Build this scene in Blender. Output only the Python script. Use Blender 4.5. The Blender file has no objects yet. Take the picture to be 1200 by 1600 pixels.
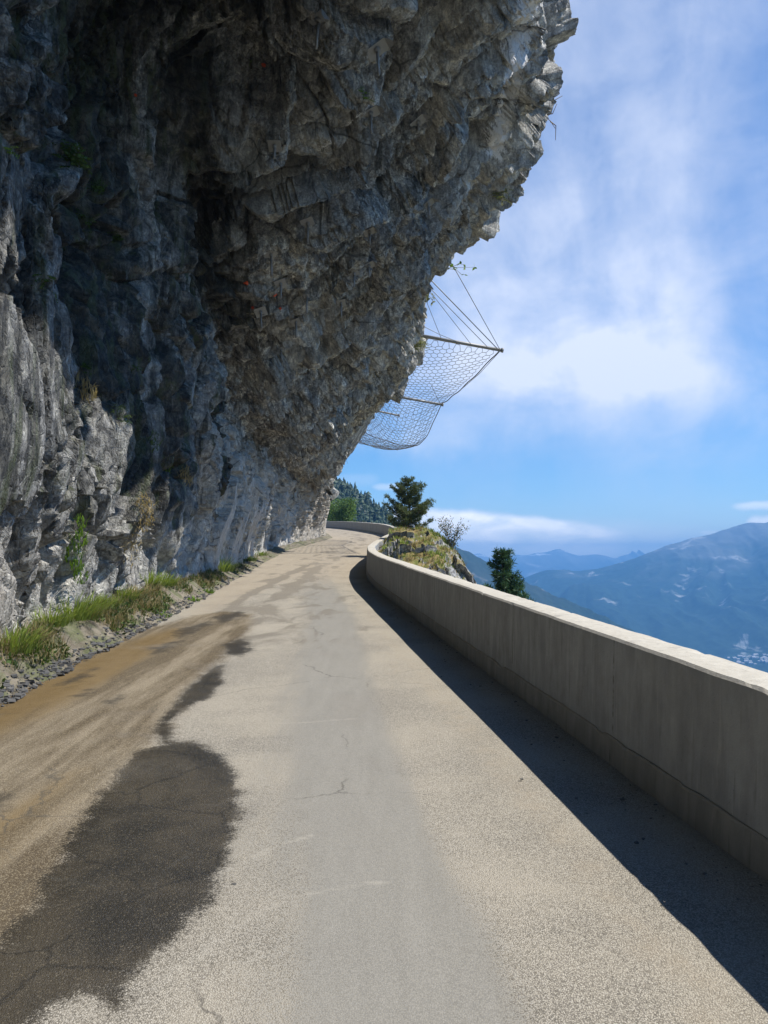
import bpy, math, random
import numpy as np
from mathutils import Vector, Matrix
random.seed(7)
RNG = np.random.default_rng(11)
scene = bpy.context.scene
COL = scene.collection
K = 55.0 / 1200.0            # the road climbs 4.6 %
EYE = 1.6
F = 1200.0

# ------------------------------------------------------------------ helpers
def pchip(xk, yk, x):
    xk = np.asarray(xk, float); yk = np.asarray(yk, float); x = np.clip(np.asarray(x, float), xk[0], xk[-1])
    h = np.diff(xk); d = np.diff(yk) / h
    m = np.zeros_like(yk)
    for i in range(1, len(xk) - 1):
        if d[i-1] * d[i] > 0:
            w1 = 2*h[i] + h[i-1]; w2 = h[i] + 2*h[i-1]
            m[i] = (w1 + w2) / (w1/d[i-1] + w2/d[i])
    m[0] = d[0]; m[-1] = d[-1]
    i = np.clip(np.searchsorted(xk, x, side='right') - 1, 0, len(h) - 1)
    t = (x - xk[i]) / h[i]
    return (yk[i]*(2*t**3-3*t**2+1) + h[i]*m[i]*(t**3-2*t**2+t) + yk[i+1]*(-2*t**3+3*t**2) + h[i]*m[i+1]*(t**3-t**2))

def hash01(ix, iy, iz, seed):
    h = (ix.astype(np.int64)*374761393 + iy.astype(np.int64)*668265263 + iz.astype(np.int64)*1274126177 + seed*974634777) & 0xFFFFFFFF
    h = ((h ^ (h >> 13)) * 1274126177) & 0xFFFFFFFF
    h = ((h ^ (h >> 16)) * 2246822519) & 0xFFFFFFFF
    h = h ^ (h >> 15)
    return (h & 0xFFFFFF).astype(np.float32) / np.float32(0xFFFFFF)

def vnoise(p, seed=0):
    f = np.floor(p); i = f.astype(np.int64); t = (p - f).astype(np.float32)
    t = t*t*t*(t*(t*6-15)+10)
    x, y, z = t[..., 0], t[..., 1], t[..., 2]
    r = 0
    for a in (0, 1):
        for b in (0, 1):
            for c in (0, 1):
                w = (x if a else 1-x)*(y if b else 1-y)*(z if c else 1-z)
                r = r + w*hash01(i[..., 0]+a, i[..., 1]+b, i[..., 2]+c, seed)
    return r*2-1

def fbm(p, octaves=4, seed=0, gain=.5, ridged=False):
    a = 1.0; r = 0; tot = 0
    for o in range(octaves):
        n = vnoise(p*(2.03**o) + 17.3*o, seed+o)
        if ridged: n = 1-2*np.abs(n)
        r = r + a*n; tot += a; a *= gain
    return r/tot

def facets(p, seed, tilt=1.0):
    """Broken-rock field: every Voronoi cell is a tilted plane; returns height and distance to the cell edge."""
    f = np.floor(p).astype(np.int64)
    best = np.full(p.shape[:-1], 9e9, np.float32); sec = best.copy()
    bi = np.zeros(p.shape, np.int64); bc = np.zeros(p.shape, np.float32)
    for a in (-1, 0, 1):
        for b in (-1, 0, 1):
            for c in (-1, 0, 1):
                ix, iy, iz = f[..., 0]+a, f[..., 1]+b, f[..., 2]+c
                fx = ix + hash01(ix, iy, iz, seed); fy = iy + hash01(ix, iy, iz, seed+1); fz = iz + hash01(ix, iy, iz, seed+2)
                d = ((p[..., 0]-fx)**2 + (p[..., 1]-fy)**2 + (p[..., 2]-fz)**2).astype(np.float32)
                closer = d < best
                sec = np.where(closer, best, np.minimum(sec, d))
                best = np.where(closer, d, best)
                bi[..., 0] = np.where(closer, ix, bi[..., 0]); bi[..., 1] = np.where(closer, iy, bi[..., 1]); bi[..., 2] = np.where(closer, iz, bi[..., 2])
                bc[..., 0] = np.where(closer, fx, bc[..., 0]); bc[..., 1] = np.where(closer, fy, bc[..., 1]); bc[..., 2] = np.where(closer, fz, bc[..., 2])
    i, j, k = bi[..., 0], bi[..., 1], bi[..., 2]
    g = [(hash01(i, j, k, seed+s)-.5)*2*tilt for s in (5, 6, 7)]
    h = (hash01(i, j, k, seed+4)-.5)*1.2
    for s in range(3): h = h + g[s]*(p[..., s]-bc[..., s])
    return h, np.sqrt(sec)-np.sqrt(best)

def sstep(a, b, x):
    t = np.clip((x-a)/(b-a), 0, 1); return t*t*(3-2*t)

def link(o, parent=None):
    COL.objects.link(o)
    if parent is not None: o.parent = parent
    return o

def tag(o, label=None, cat=None, group=None, kind=None):
    if label: o['label'] = label
    if cat: o['category'] = cat
    if group: o['group'] = group
    if kind: o['kind'] = kind
    return o

def empty(name, loc, rz=0.0):
    o = bpy.data.objects.new(name, None); o.location = loc; o.rotation_euler = (0, 0, rz); o.empty_display_size = .1
    return link(o)

def set_attr(me, name, arr):
    a = me.attributes.new(name, 'FLOAT', 'POINT'); a.data.foreach_set('value', np.ascontiguousarray(arr, np.float32).ravel())

def grid_obj(name, P, mat, parent=None, smooth=True, attrs=None, uv=None, flip=False):
    ns, nt = P.shape[:2]
    idx = np.arange(ns*nt).reshape(ns, nt)
    q = np.stack([idx[:-1, :-1], idx[1:, :-1], idx[1:, 1:], idx[:-1, 1:]], -1).reshape(-1, 4)
    if flip: q = q[:, ::-1]
    me = bpy.data.meshes.new(name)
    me.vertices.add(ns*nt); me.vertices.foreach_set('co', np.ascontiguousarray(P, np.float32).ravel())
    me.loops.add(q.size); me.loops.foreach_set('vertex_index', np.ascontiguousarray(q, np.int32).ravel())
    me.polygons.add(len(q)); me.polygons.foreach_set('loop_start', np.arange(0, q.size, 4, dtype=np.int32))
    me.polygons.foreach_set('loop_total', np.full(len(q), 4, np.int32))
    me.polygons.foreach_set('use_smooth', np.full(len(q), smooth, bool))
    if uv is not None:
        l = me.uv_layers.new(name='UVMap'); l.data.foreach_set('uv', np.ascontiguousarray(uv.reshape(-1, 2)[q.ravel()], np.float32).ravel())
    for k, v in (attrs or {}).items(): set_attr(me, k, v)
    me.update(calc_edges=True)
    me.materials.append(mat)
    return link(bpy.data.objects.new(name, me), parent)

class MB:
    def __init__(s): s.v = []; s.f = []; s.sm = []; s.tone = []
    def add(s, verts, faces, smooth=False, tone=0.5):
        b = len(s.v); s.v.extend(tuple(map(float, p)) for p in verts); s.f.extend(tuple(b+i for i in f) for f in faces)
        s.sm.extend([smooth]*len(faces)); s.tone.extend([tone]*len(verts))
    def box(s, c, size, M=None, bevel=0.0):
        x, y, z = [d/2 for d in size]; b = min(bevel, x*.9, y*.9, z*.9)
        vs = [Vector((sx*x, sy*y, sz*z)) for sx in (-1, 1) for sy in (-1, 1) for sz in (-1, 1)]
        fs = [(0,1,3,2),(4,6,7,5),(0,4,5,1),(2,3,7,6),(0,2,6,4),(1,5,7,3)]
        s.add([Vector(c)+(M @ v if M else v) for v in vs], fs)
    def tube(s, pts, r, n=6, cap=True, tone=.5, smooth=True):
        pts = [Vector(p) for p in pts]; rs = r if isinstance(r, (list, tuple)) else [r]*len(pts)
        vs = []; fs = []
        up = Vector((0, 0, 1))
        for i, p in enumerate(pts):
            t = (pts[min(i+1, len(pts)-1)]-pts[max(i-1, 0)])
            t = t.normalized() if t.length > 1e-9 else Vector((0, 0, 1))
            ref = up if abs(t.z) < .95 else Vector((1, 0, 0))
            a = t.cross(ref).normalized(); b = t.cross(a)
            for k in range(n):
                an = 2*math.pi*k/n; vs.append(p + (a*math.cos(an)+b*math.sin(an))*rs[i])
        for i in range(len(pts)-1):
            for k in range(n):
                fs.append((i*n+k, i*n+(k+1) % n, (i+1)*n+(k+1) % n, (i+1)*n+k))
        if cap:
            fs.append(tuple(range(n))[::-1]); fs.append(tuple((len(pts)-1)*n+k for k in range(n)))
        s.add(vs, fs, smooth, tone)
    def build(s, name, mat, parent=None):
        me = bpy.data.meshes.new(name); me.from_pydata(s.v, [], s.f)
        me.polygons.foreach_set('use_smooth', s.sm)
        set_attr(me, 'tone', np.array(s.tone)) if s.v else None
        me.materials.append(mat); me.update()
        return link(bpy.data.objects.new(name, me), parent)

# ------------------------------------------------------------------ shader helper
class G:
    def __init__(s, tree): s.t = tree; s.n = tree.nodes; s.l = tree.links
    def node(s, ty, **kw):
        n = s.n.new(ty)
        for k, v in kw.items(): setattr(n, k, v)
        return n
    def put(s, sock, v):
        if v is None: return
        if isinstance(v, bpy.types.NodeSocket): s.l.new(v, sock)
        elif isinstance(v, (tuple, list)):
            v = tuple(v)
            if sock.type == 'RGBA' and len(v) == 3: v = v + (1,)
            sock.default_value = v
        else: sock.default_value = v
    def m(s, op, a, b=None, c=None, clamp=False):
        n = s.node('ShaderNodeMath', operation=op, use_clamp=clamp)
        for i, v in enumerate((a, b, c)):
            if v is not None: s.put(n.inputs[i], v)
        return n.outputs[0]
    def mix(s, fac, a, b, blend='MIX'):
        n = s.node('ShaderNodeMix', data_type='RGBA', blend_type=blend, clamp_factor=True)
        s.put(n.inputs[0], fac); s.put(n.inputs[6], a); s.put(n.inputs[7], b)
        return n.outputs[2]
    def noise(s, vec, scale, detail=4, rough=.55, dist=0.0, col=False):
        n = s.node('ShaderNodeTexNoise'); s.put(n.inputs['Vector'], vec)
        n.inputs['Scale'].default_value = scale; n.inputs['Detail'].default_value = detail
        n.inputs['Roughness'].default_value = rough; n.inputs['Distortion'].default_value = dist
        return n.outputs['Color' if col else 'Fac']
    def vor(s, vec, scale, feature='F1', out='Distance', rand=1.0):
        n = s.node('ShaderNodeTexVoronoi', feature=feature); s.put(n.inputs['Vector'], vec)
        n.inputs['Scale'].default_value = scale; n.inputs['Randomness'].default_value = rand
        return n.outputs[out]
    def ss(s, x, a, b, to0=0.0, to1=1.0):
        n = s.node('ShaderNodeMapRange', interpolation_type='SMOOTHSTEP')
        s.put(n.inputs[0], x); s.put(n.inputs[1], a); s.put(n.inputs[2], b); s.put(n.inputs[3], to0); s.put(n.inputs[4], to1)
        return n.outputs[0]
    def ramp(s, fac, stops, interp='LINEAR'):
        n = s.node('ShaderNodeValToRGB'); r = n.color_ramp; r.interpolation = interp
        while len(r.elements) < len(stops): r.elements.new(.5)
        for e, (p, c) in zip(r.elements, stops):
            e.position = p; e.color = (*c, 1) if len(c) == 3 else c
        s.put(n.inputs[0], fac); return n.outputs[0]
    def map(s, vec, scale=(1, 1, 1), rot=(0, 0, 0), loc=(0, 0, 0)):
        n = s.node('ShaderNodeMapping'); s.put(n.inputs[0], vec)
        n.inputs['Scale'].default_value = scale; n.inputs['Rotation'].default_value = rot; n.inputs['Location'].default_value = loc
        return n.outputs[0]
    def attr(s, name): return s.node('ShaderNodeAttribute', attribute_name=name).outputs['Fac']
    def pos(s): return s.node('ShaderNodeTexCoord').outputs['Object']
    def sep(s, v):
        n = s.node('ShaderNodeSeparateXYZ'); s.put(n.inputs[0], v); return n.outputs
    def bump(s, h, strength=.5, dist=.02, normal=None):
        n = s.node('ShaderNodeBump'); n.inputs['Strength'].default_value = strength; n.inputs['Distance'].default_value = dist
        s.put(n.inputs['Height'], h); s.put(n.inputs['Normal'], normal); return n.outputs[0]

def material(name):
    m = bpy.data.materials.new(name); m.use_nodes = True
    g = G(m.node_tree); b = m.node_tree.nodes['Principled BSDF']
    b.inputs['Specular IOR Level'].default_value = .3
    return m, g, b

def flat_mat(name, col, rough=.7, metal=0.0, var=.25, scale=20.0):
    m, g, b = material(name)
    n = g.noise(g.pos(), scale, 4)
    c = g.mix(n, [x*(1-var) for x in col], [min(1, x*(1+var)) for x in col])
    g.put(b.inputs['Base Color'], c); b.inputs['Roughness'].default_value = rough; b.inputs['Metallic'].default_value = metal
    return m

def leaf_mat(name, dark, light, trans=.25, rough=.55):
    m, g, b = material(name)
    c = g.mix(g.attr('tone'), dark, light)
    g.put(b.inputs['Base Color'], c); b.inputs['Roughness'].default_value = rough
    b.inputs['Specular IOR Level'].default_value = .2
    t = g.node('ShaderNodeBsdfTranslucent'); g.put(t.inputs[0], g.mix(.5, c, (light[0]*1.3, light[1]*1.3, light[2]*.6)))
    mx = g.node('ShaderNodeMixShader'); mx.inputs[0].default_value = trans
    g.l.new(b.outputs[0], mx.inputs[1]); g.l.new(t.outputs[0], mx.inputs[2])
    out = [n for n in g.n if n.type == 'OUTPUT_MATERIAL'][0]; g.l.new(mx.outputs[0], out.inputs[0])
    return m

# ------------------------------------------------------------------ plan of the place
ZR_K = ([-20, 0, 20, 30, 42, 61, 80, 100, 130], [0, 0, .015, .1, .4, 1.05, 1.4, 1.62, 1.8])
def road_z(y): return pchip(*ZR_K, y) + K*np.asarray(y)          # finished road height
W_Y = [-6, 0, 4, 8, 12, 16, 20, 24, 28, 33, 40, 46, 50, 56, 62, 72, 84, 100, 118, 130]
W_X = [2.9, 2.18, 1.70, 1.22, .74, .27, -.2, -.52, -.64, -.5, -.02, .6, .72, .4, -.3, -2.0, -4.2, -7.5, -13, -18]
L_Y = [-6, 4, 7, 9.4, 12, 16, 24, 33, 42, 47, 52, 56, 62, 75, 100, 130]
L_X = [-3.4, -3.4, -3.5, -3.67, -3.8, -4.05, -4.6, -5.1, -5.25, -4.75, -4.0, -3.75, -4.3, -6.6, -12.2, -22]
def smooth_fn(xk, yk):
    xs = np.linspace(xk[0], xk[-1], 1400); ys = np.interp(xs, xk, yk)
    n = 31; ker = np.hanning(n); ker /= ker.sum()
    ysm = np.convolve(np.pad(ys, n//2, mode='reflect', reflect_type='odd'), ker, 'valid')
    return lambda y: np.interp(y, xs, ysm)
wall_x = smooth_fn(W_Y, W_X); edge_x = smooth_fn(L_Y, L_X)
def ground_px(px, py):
    """a mark seen on the flat near road -> plan position"""
    Y = F*EYE/(py-825.0); return ((px-600)/F*Y, Y)
def at_px(px, py, Y): return Vector(((px-600)/F*Y, Y, EYE+(880-py)/F*Y))
CAM = Vector((0, 0, EYE))

def seg_dist(X, Y, poly, closed=True):
    """signed distance (negative inside) to a polygon, or distance to a polyline"""
    poly = np.asarray(poly, float); n = len(poly)
    d = np.full(X.shape, 1e9); inside = np.zeros(X.shape, bool)
    for i in range(n if closed else n-1):
        a = poly[i]; b = poly[(i+1) % n]; ab = b-a
        t = np.clip(((X-a[0])*ab[0]+(Y-a[1])*ab[1])/(ab@ab+1e-12), 0, 1)
        d = np.minimum(d, np.hypot(X-a[0]-t*ab[0], Y-a[1]-t*ab[1]))
        if closed:
            c = ((a[1] > Y) != (b[1] > Y)) & (X < (b[0]-a[0])*(Y-a[1])/(b[1]-a[1]+1e-12)+a[0]); inside ^= c
    return np.where(inside, -d, d) if closed else d

# ------------------------------------------------------------------ materials
def rock_material():
    m, g, b = material('limestone')
    p = g.pos()
    seep_shade = g.attr('seep_shade'); sun_streak = g.attr('sunlit_streak'); warm = g.attr('warm'); pale = g.attr('pale')
    wp = g.noise(p, 3.0, 4, .6, col=True)
    pw_ = g.mix(.16, p, wp)                                        # warped position
    streak_v = g.map(p, (1.9, 1.9, .24), (0, .15, .1))
    n1 = g.noise(p, .55, 6, .6, .6); n2 = g.noise(streak_v, 1.5, 8, .68, .6); n3 = g.noise(p, 5, 7, .7, .5); n4 = g.noise(p, 24, 5, .75)
    cellp = g.map(pw_, (1.0, 1.0, .55), (0, .35, 0))
    cA = g.vor(cellp, 5.5, 'F1', 'Color'); cB = g.vor(cellp, 15, 'F1', 'Color'); cC = g.vor(g.map(pw_, (1, 1, .7), (.3, .2, 0)), 38, 'F1', 'Color')
    eA = g.vor(cellp, 5.5, 'DISTANCE_TO_EDGE'); eB = g.vor(cellp, 15, 'DISTANCE_TO_EDGE')
    base = g.ramp(n2, [(.30, (.10, .102, .106)), (.42, (.22, .222, .226)), (.54, (.36, .36, .357)), (.68, (.58, .575, .56))])
    c = base
    n3 = g.mix(g.m('MULTIPLY', g.attr('roof'), .35), n3, (.5, .5, .5))
    mott = g.ramp(n3, [(.32, (.30, .30, .31)), (.48, (.85, .85, .85)), (.64, (1.55, 1.54, 1.50))])
    c = g.mix(1.0, c, mott, 'MULTIPLY')
    fine = g.ramp(n4, [(.36, (.40, .40, .40)), (.52, (1, 1, 1)), (.66, (1.6, 1.6, 1.57))])
    c = g.mix(g.m('ADD', .45, g.m('MULTIPLY', g.attr('broken'), .45)), c, fine, 'MULTIPLY')
    chipt = g.ramp(g.sep(cB)[0], [(0, (.55, .55, .56)), (.6, (1, 1, 1)), (1, (1.5, 1.49, 1.46))])
    c = g.mix(g.m('ADD', .3, g.m('MULTIPLY', g.attr('broken'), .6)), c, chipt, 'MULTIPLY')
    c = g.mix(g.m('MULTIPLY', pale, .65), c, g.mix(n3, (.34, .34, .335), (.68, .67, .65)))
    c = g.mix(1.0, c, (1.26, 1.23, 1.15), 'MULTIPLY')
    c = g.mix(g.attr('roof'), c, (1.16, 1.16, 1.15), 'MULTIPLY')
    # scattered ochre and brown iron staining, then a warmer masked tone
    c = g.mix(g.m('MULTIPLY', g.ss(n1, .52, .70), g.m('MULTIPLY', g.ss(n3, .4, .6), .5)), c, (.26, .21, .13))
    c = g.mix(g.m('MULTIPLY', warm, .7), c, g.mix(n3, (.20, .17, .125), (.66, .58, .47)))
    # black seep stains, algae, plus recess and upper-left shade painted in
    ms = g.m('MULTIPLY', g.ss(g.m('ADD', seep_shade, g.m('MULTIPLY', g.m('SUBTRACT', n2, .5), 1.9)), .38, .72), .92)
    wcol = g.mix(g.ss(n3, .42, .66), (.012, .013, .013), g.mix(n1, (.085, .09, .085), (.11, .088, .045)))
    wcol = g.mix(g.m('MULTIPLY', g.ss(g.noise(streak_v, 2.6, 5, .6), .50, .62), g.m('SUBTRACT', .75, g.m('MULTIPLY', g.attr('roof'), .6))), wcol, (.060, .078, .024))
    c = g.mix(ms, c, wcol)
    # white streak: sunlit facets painted into the rock colour
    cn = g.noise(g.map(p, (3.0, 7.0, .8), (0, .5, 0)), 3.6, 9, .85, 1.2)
    cs = g.m('MULTIPLY', g.ss(g.m('ADD', sun_streak, g.m('MULTIPLY', g.m('SUBTRACT', cn, .5), 3.2)), .40, .58), g.ss(sun_streak, .02, .2))
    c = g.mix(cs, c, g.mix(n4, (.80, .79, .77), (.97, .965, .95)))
    # dark joints
    vc = g.vor(g.mix(.25, p, g.noise(p, 1.6, 4, col=True)), 1.0, 'DISTANCE_TO_EDGE')
    crack = g.m('MULTIPLY', g.ss(vc, .0, .03, 1, 0), g.ss(n1, .42, .55))
    crack = g.m('MAXIMUM', crack, g.m('MULTIPLY', g.ss(eA, 0, .045, 1, 0), g.ss(n3, .45, .6)))
    c = g.mix(g.m('MULTIPLY', crack, .6), c, (.02, .02, .02))
    g.put(b.inputs['Base Color'], c)
    g.put(b.inputs['Roughness'], g.ss(seep_shade, .2, .9, .85, .5))
    # fractured chips: every little cell is a plane with its own tilt
    nrm = g.node('ShaderNodeNewGeometry').outputs['Normal']
    def vm(op, a, b_=None, sc=None):
        n = g.node('ShaderNodeVectorMath', operation=op); g.put(n.inputs[0], a)
        if b_ is not None: g.put(n.inputs[1], b_)
        if sc is not None: n.inputs['Scale'].default_value = sc
        return n.outputs[0]
    roof = g.attr('roof')
    t = vm('SCALE', vm('SUBTRACT', cA, (.5, .5, .5)), sc=.95)
    t = vm('ADD', t, vm('SCALE', vm('SUBTRACT', cB, (.5, .5, .5)), sc=1.05))
    t = vm('ADD', t, vm('SCALE', vm('SUBTRACT', cC, (.5, .5, .5)), sc=.6))
    tt = g.node('ShaderNodeVectorMath', operation='SCALE'); g.put(tt.inputs[0], t); g.put(tt.inputs['Scale'], g.m('MULTIPLY', g.m('SUBTRACT', 1.0, g.m('MULTIPLY', roof, .5)), g.m('ADD', .35, g.m('MULTIPLY', g.attr('broken'), .75))))
    nn_ = vm('NORMALIZE', vm('ADD', nrm, tt.outputs[0]))
    h = g.m('ADD', g.m('MULTIPLY', n3, .8), g.m('MULTIPLY', n4, .35))
    h = g.m('ADD', h, g.m('MULTIPLY', g.ss(eB, 0, .12), .15))
    bn = g.bump(h, .9, .10, nn_)
    g.put(b.inputs['Normal'], g.bump(g.noise(p, 70, 4, .7), .5, .02, bn))
    return m
M_ROCK = rock_material()

def road_material():
    m, g, b = material('chip_seal_asphalt')
    p = g.pos()
    flatp = g.map(p, (1, 1, 0))
    nbig = g.noise(flatp, .8, 5, .6, .4); nmid = g.noise(flatp, 5, 6, .65); nfine = g.noise(flatp, 45, 4, .7)
    along = g.map(p, (1, .12, 0), (0, 0, math.radians(-5)))
    nlong = g.noise(along, 3.2, 5, .6, .2)
    nlong2 = g.noise(along, 9.0, 4, .6, .2)
    stone = g.vor(flatp, 165, 'F1', 'Color'); sd = g.vor(flatp, 165, 'F1', 'Distance')
    sv = g.sep(stone)[0]
    # chippings: pale limestone chips, grey chips, dark binder between them
    chip = g.ramp(sv, [(0, (.15, .136, .11)), (.22, (.275, .25, .205)), (.55, (.385, .352, .29)), (1.0, (.48, .445, .375))])
    chip = g.mix(g.m('MULTIPLY', g.ss(sd, .40, .72), .65), chip, (.10, .09, .075))
    beige = g.mix(g.ss(nbig, .35, .68), chip, g.mix(.55, chip, (.41, .368, .295)))
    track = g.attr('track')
    tr = g.ss(g.m('ADD', g.m('ADD', track, g.m('MULTIPLY', g.m('SUBTRACT', sv, .5), .30)), g.m('MULTIPLY', g.m('SUBTRACT', nlong, .5), .9)), .30, .72)
    grey = g.mix(.72, g.mix(.5, chip, (.20, .19, .165)), g.mix(nlong2, (.175, .170, .152), (.275, .265, .238)))
    c = g.mix(g.m('MULTIPLY', tr, .88), beige, grey)
    # dusty far road
    dust = g.attr('dust')
    dcol = g.mix(nlong, (.29, .24, .175), (.41, .35, .265))
    c = g.mix(g.m('MULTIPLY', g.ss(g.m('ADD', dust, g.m('MULTIPLY', g.m('SUBTRACT', nmid, .5), .8)), .25, .8), .75), c, dcol)
    # darker old patches / tyre marks in the distance
    old = g.attr('old')
    pm = g.ss(g.m('ADD', old, g.m('MULTIPLY', g.m('SUBTRACT', g.noise(g.map(p, (1, .35, 0)), 1.6, 5, .6, .5), .5), 2.2)), .34, .62)
    c = g.mix(g.m('MULTIPLY', pm, .62), c, (.155, .135, .105))
    # thin pale cracks
    ln = g.attr('line')
    lw = g.m('ADD', ln, g.m('MULTIPLY', g.m('SUBTRACT', g.noise(flatp, 11, 5, .7), .5), .06))
    lk = g.ss(g.m('ABSOLUTE', lw), .0, .030, 1.0, 0.0)
    lk = g.m('MULTIPLY', lk, g.ss(nmid, .30, .52))
    c = g.mix(g.m('MULTIPLY', lk, .42), c, (.42, .39, .33))
    # tan mud washed from the cliff
    mud = g.attr('mud')
    md = g.ss(g.m('ADD', g.m('ADD', mud, g.m('MULTIPLY', g.m('SUBTRACT', sv, .5), .14)), g.m('MULTIPLY', g.m('SUBTRACT', nmid, .5), .40)), .10, -.12)
    mcol = g.mix(g.ss(nlong, .36, .60), g.mix(.6, chip, (.20, .145, .075)), (.070, .047, .021))
    mcol = g.mix(g.m('MULTIPLY', g.ss(g.noise(along, 14, 6, .75, .5), .54, .66), .5), mcol, (.07, .055, .035))
    mcol = g.mix(g.m('MULTIPLY', g.ss(sv, .6, .9), .35), mcol, (.46, .38, .24))
    c = g.mix(g.m('MULTIPLY', md, .88), c, mcol)
    och = g.attr('ochre')
    oc = g.ss(g.m('ADD', och, g.m('MULTIPLY', g.m('SUBTRACT', nlong, .5), .9)), .18, -.28)
    c = g.mix(g.m('MULTIPLY', oc, .82), c, g.mix(nmid, (.105, .064, .016), (.20, .135, .055)))
    dk = g.attr('dark')
    dm = g.ss(g.m('ADD', dk, g.m('MULTIPLY', g.m('SUBTRACT', nmid, .5), .35)), .06, -.10)
    c = g.mix(g.m('MULTIPLY', dm, .8), c, (.03, .026, .020))
    # wet patch
    wet = g.attr('wet')
    wn = g.m('ADD', g.m('MULTIPLY', g.m('SUBTRACT', nmid, .5), .24), g.m('ADD', g.m('MULTIPLY', g.m('SUBTRACT', sv, .5), .05), g.m('MULTIPLY', g.m('SUBTRACT', nfine, .5), .08)))
    wm = g.m('ADD', g.m('MULTIPLY', g.ss(g.m('ADD', wet, wn), .05, -.03), .8), g.m('MULTIPLY', g.ss(g.m('ADD', wet, wn), .16, -.10), .2))
    wcol = g.mix(g.m('MULTIPLY', g.ss(sv, .80, 1.0), .55), g.mix(g.ss(g.noise(flatp, 1.3, 6, .65, .5), .36, .62), (.016, .0145, .012), (.052, .043, .030)), (.15, .125, .085))
    wcol = g.mix(g.m('MULTIPLY', g.ss(g.vor(g.mix(.2, flatp, g.noise(flatp, 3, 5, .7, col=True)), 1.6, 'DISTANCE_TO_EDGE'), .0, .02, 1, 0), .6), wcol, (.008, .008, .008))
    c = g.mix(g.m('MULTIPLY', wm, .95), c, wcol)
    ck = g.ss(g.vor(g.mix(.35, flatp, g.noise(flatp, 1.1, 6, .7, col=True)), .55, 'DISTANCE_TO_EDGE'), .0, .006, 1, 0)
    c = g.mix(g.m('MULTIPLY', ck, g.m('MULTIPLY', g.ss(nbig, .48, .6), .6)), c, (.07, .065, .055))
    # small dark grit along the gutter
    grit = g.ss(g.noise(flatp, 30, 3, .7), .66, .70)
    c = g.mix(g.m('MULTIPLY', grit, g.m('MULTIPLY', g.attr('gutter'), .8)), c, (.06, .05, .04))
    # broad crumbs of darker repair and pale dust
    c = g.mix(g.m('MULTIPLY', g.ss(nbig, .30, .46, 1, 0), .28), c, (.22, .20, .17))
    g.put(b.inputs['Base Color'], c)
    g.put(b.inputs['Roughness'], g.mix(wm, (.92, .92, .92), (.34, .34, .34)))
    hh = g.m('ADD', g.m('MULTIPLY', sd, -1.0), g.m('MULTIPLY', nfine, .4))
    fade = g.m('SUBTRACT', 1.0, g.m('MULTIPLY', tr, .65))
    bn = g.node('ShaderNodeBump'); bn.inputs['Distance'].default_value = .006
    g.put(bn.inputs['Strength'], g.m('MULTIPLY', fade, .75)); g.put(bn.inputs['Height'], hh)
    g.put(b.inputs['Normal'], g.bump(nmid, .35, .02, bn.outputs[0]))
    return m
M_ROAD = road_material()

def concrete_material(name='parapet_concrete', tint=(1, 1, 1)):
    m, g, b = material(name)
    uv = g.node('ShaderNodeUVMap').outputs[0]; p = g.pos()
    nz = g.sep(g.node('ShaderNodeNewGeometry').outputs['Normal'])[2]
    top = g.ss(nz, .5, .8)
    st = g.noise(g.map(uv, (3.0, .55, 1)), 2.2, 6, .62, .3)          # runs of water down the face
    st2 = g.noise(g.map(uv, (14, 1.0, 1)), 1.6, 5, .6)
    pan = g.noise(g.map(uv, (.35, .8, 1)), 1.0, 3, .5)
    n = g.noise(p, 9, 6, .65); nf = g.noise(p, 60, 4, .7)
    c = g.mix(g.ss(st, .3, .7), (.225, .235, .243), (.325, .338, .345))
    c = g.mix(g.m('MULTIPLY', g.ss(st2, .57, .72), .45), c, (.13, .13, .125))
    c = g.mix(g.m('MULTIPLY', g.ss(g.noise(p, 2.2, 6, .7), .56, .68), .35), c, (.15, .148, .135))
    c = g.mix(g.m('MULTIPLY', g.ss(st2, .44, .30), .35), c, (.44, .435, .42))
    c = g.mix(g.m('MULTIPLY', g.ss(pan, .4, .62), .3), c, (.27, .27, .26))
    c = g.mix(.5, c, g.mix(n, (.6, .6, .6), (1.4, 1.4, 1.4)), 'MULTIPLY')
    # board joints: one hairline every 2.4 m
    u = g.sep(uv)[0]
    fr = g.m('ABSOLUTE', g.m('SUBTRACT', g.m('FRACT', g.m('DIVIDE', u, 2.4)), .5))
    jn = g.m('MULTIPLY', g.ss(fr, .0022, .006, 1, 0), g.ss(n, .42, .6))
    c = g.mix(g.m('MULTIPLY', jn, .8), c, (.10, .10, .09))
    # top: paler and warmer than the faces, lichen blotches
    tc = g.mix(g.noise(p, 14, 6, .7), (.36, .33, .275), (.62, .585, .50))
    tc = g.mix(g.m('MULTIPLY', g.ss(g.noise(p, 34, 4, .7), .60, .70), .6), tc, (.17, .155, .13))
    tc = g.mix(g.m('MULTIPLY', g.ss(g.noise(p, 4.5, 4, .6), .58, .70), .5), tc, (.27, .25, .22))
    c = g.mix(top, c, tc)
    # blowholes
    bh = g.ss(g.vor(g.map(uv, (1, 1, 1)), 26), .05, .10, 1, 0)
    bh = g.m('MULTIPLY', bh, g.ss(g.noise(p, 3, 2), .52, .62))
    c = g.mix(g.m('MULTIPLY', bh, .75), c, (.07, .07, .065))
    if tint != (1, 1, 1): c = g.mix(1.0, c, tint, 'MULTIPLY')
    g.put(b.inputs['Base Color'], c); b.inputs['Roughness'].default_value = .9
    h = g.m('SUBTRACT', g.m('ADD', g.m('MULTIPLY', n, .6), g.m('MULTIPLY', nf, .4)), g.m('MULTIPLY', bh, .6))
    g.put(b.inputs['Normal'], g.bump(h, .55, .012))
    return m
M_CONC = concrete_material(); M_FOOT = concrete_material('footing_concrete', (.78, .75, .70))

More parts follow.
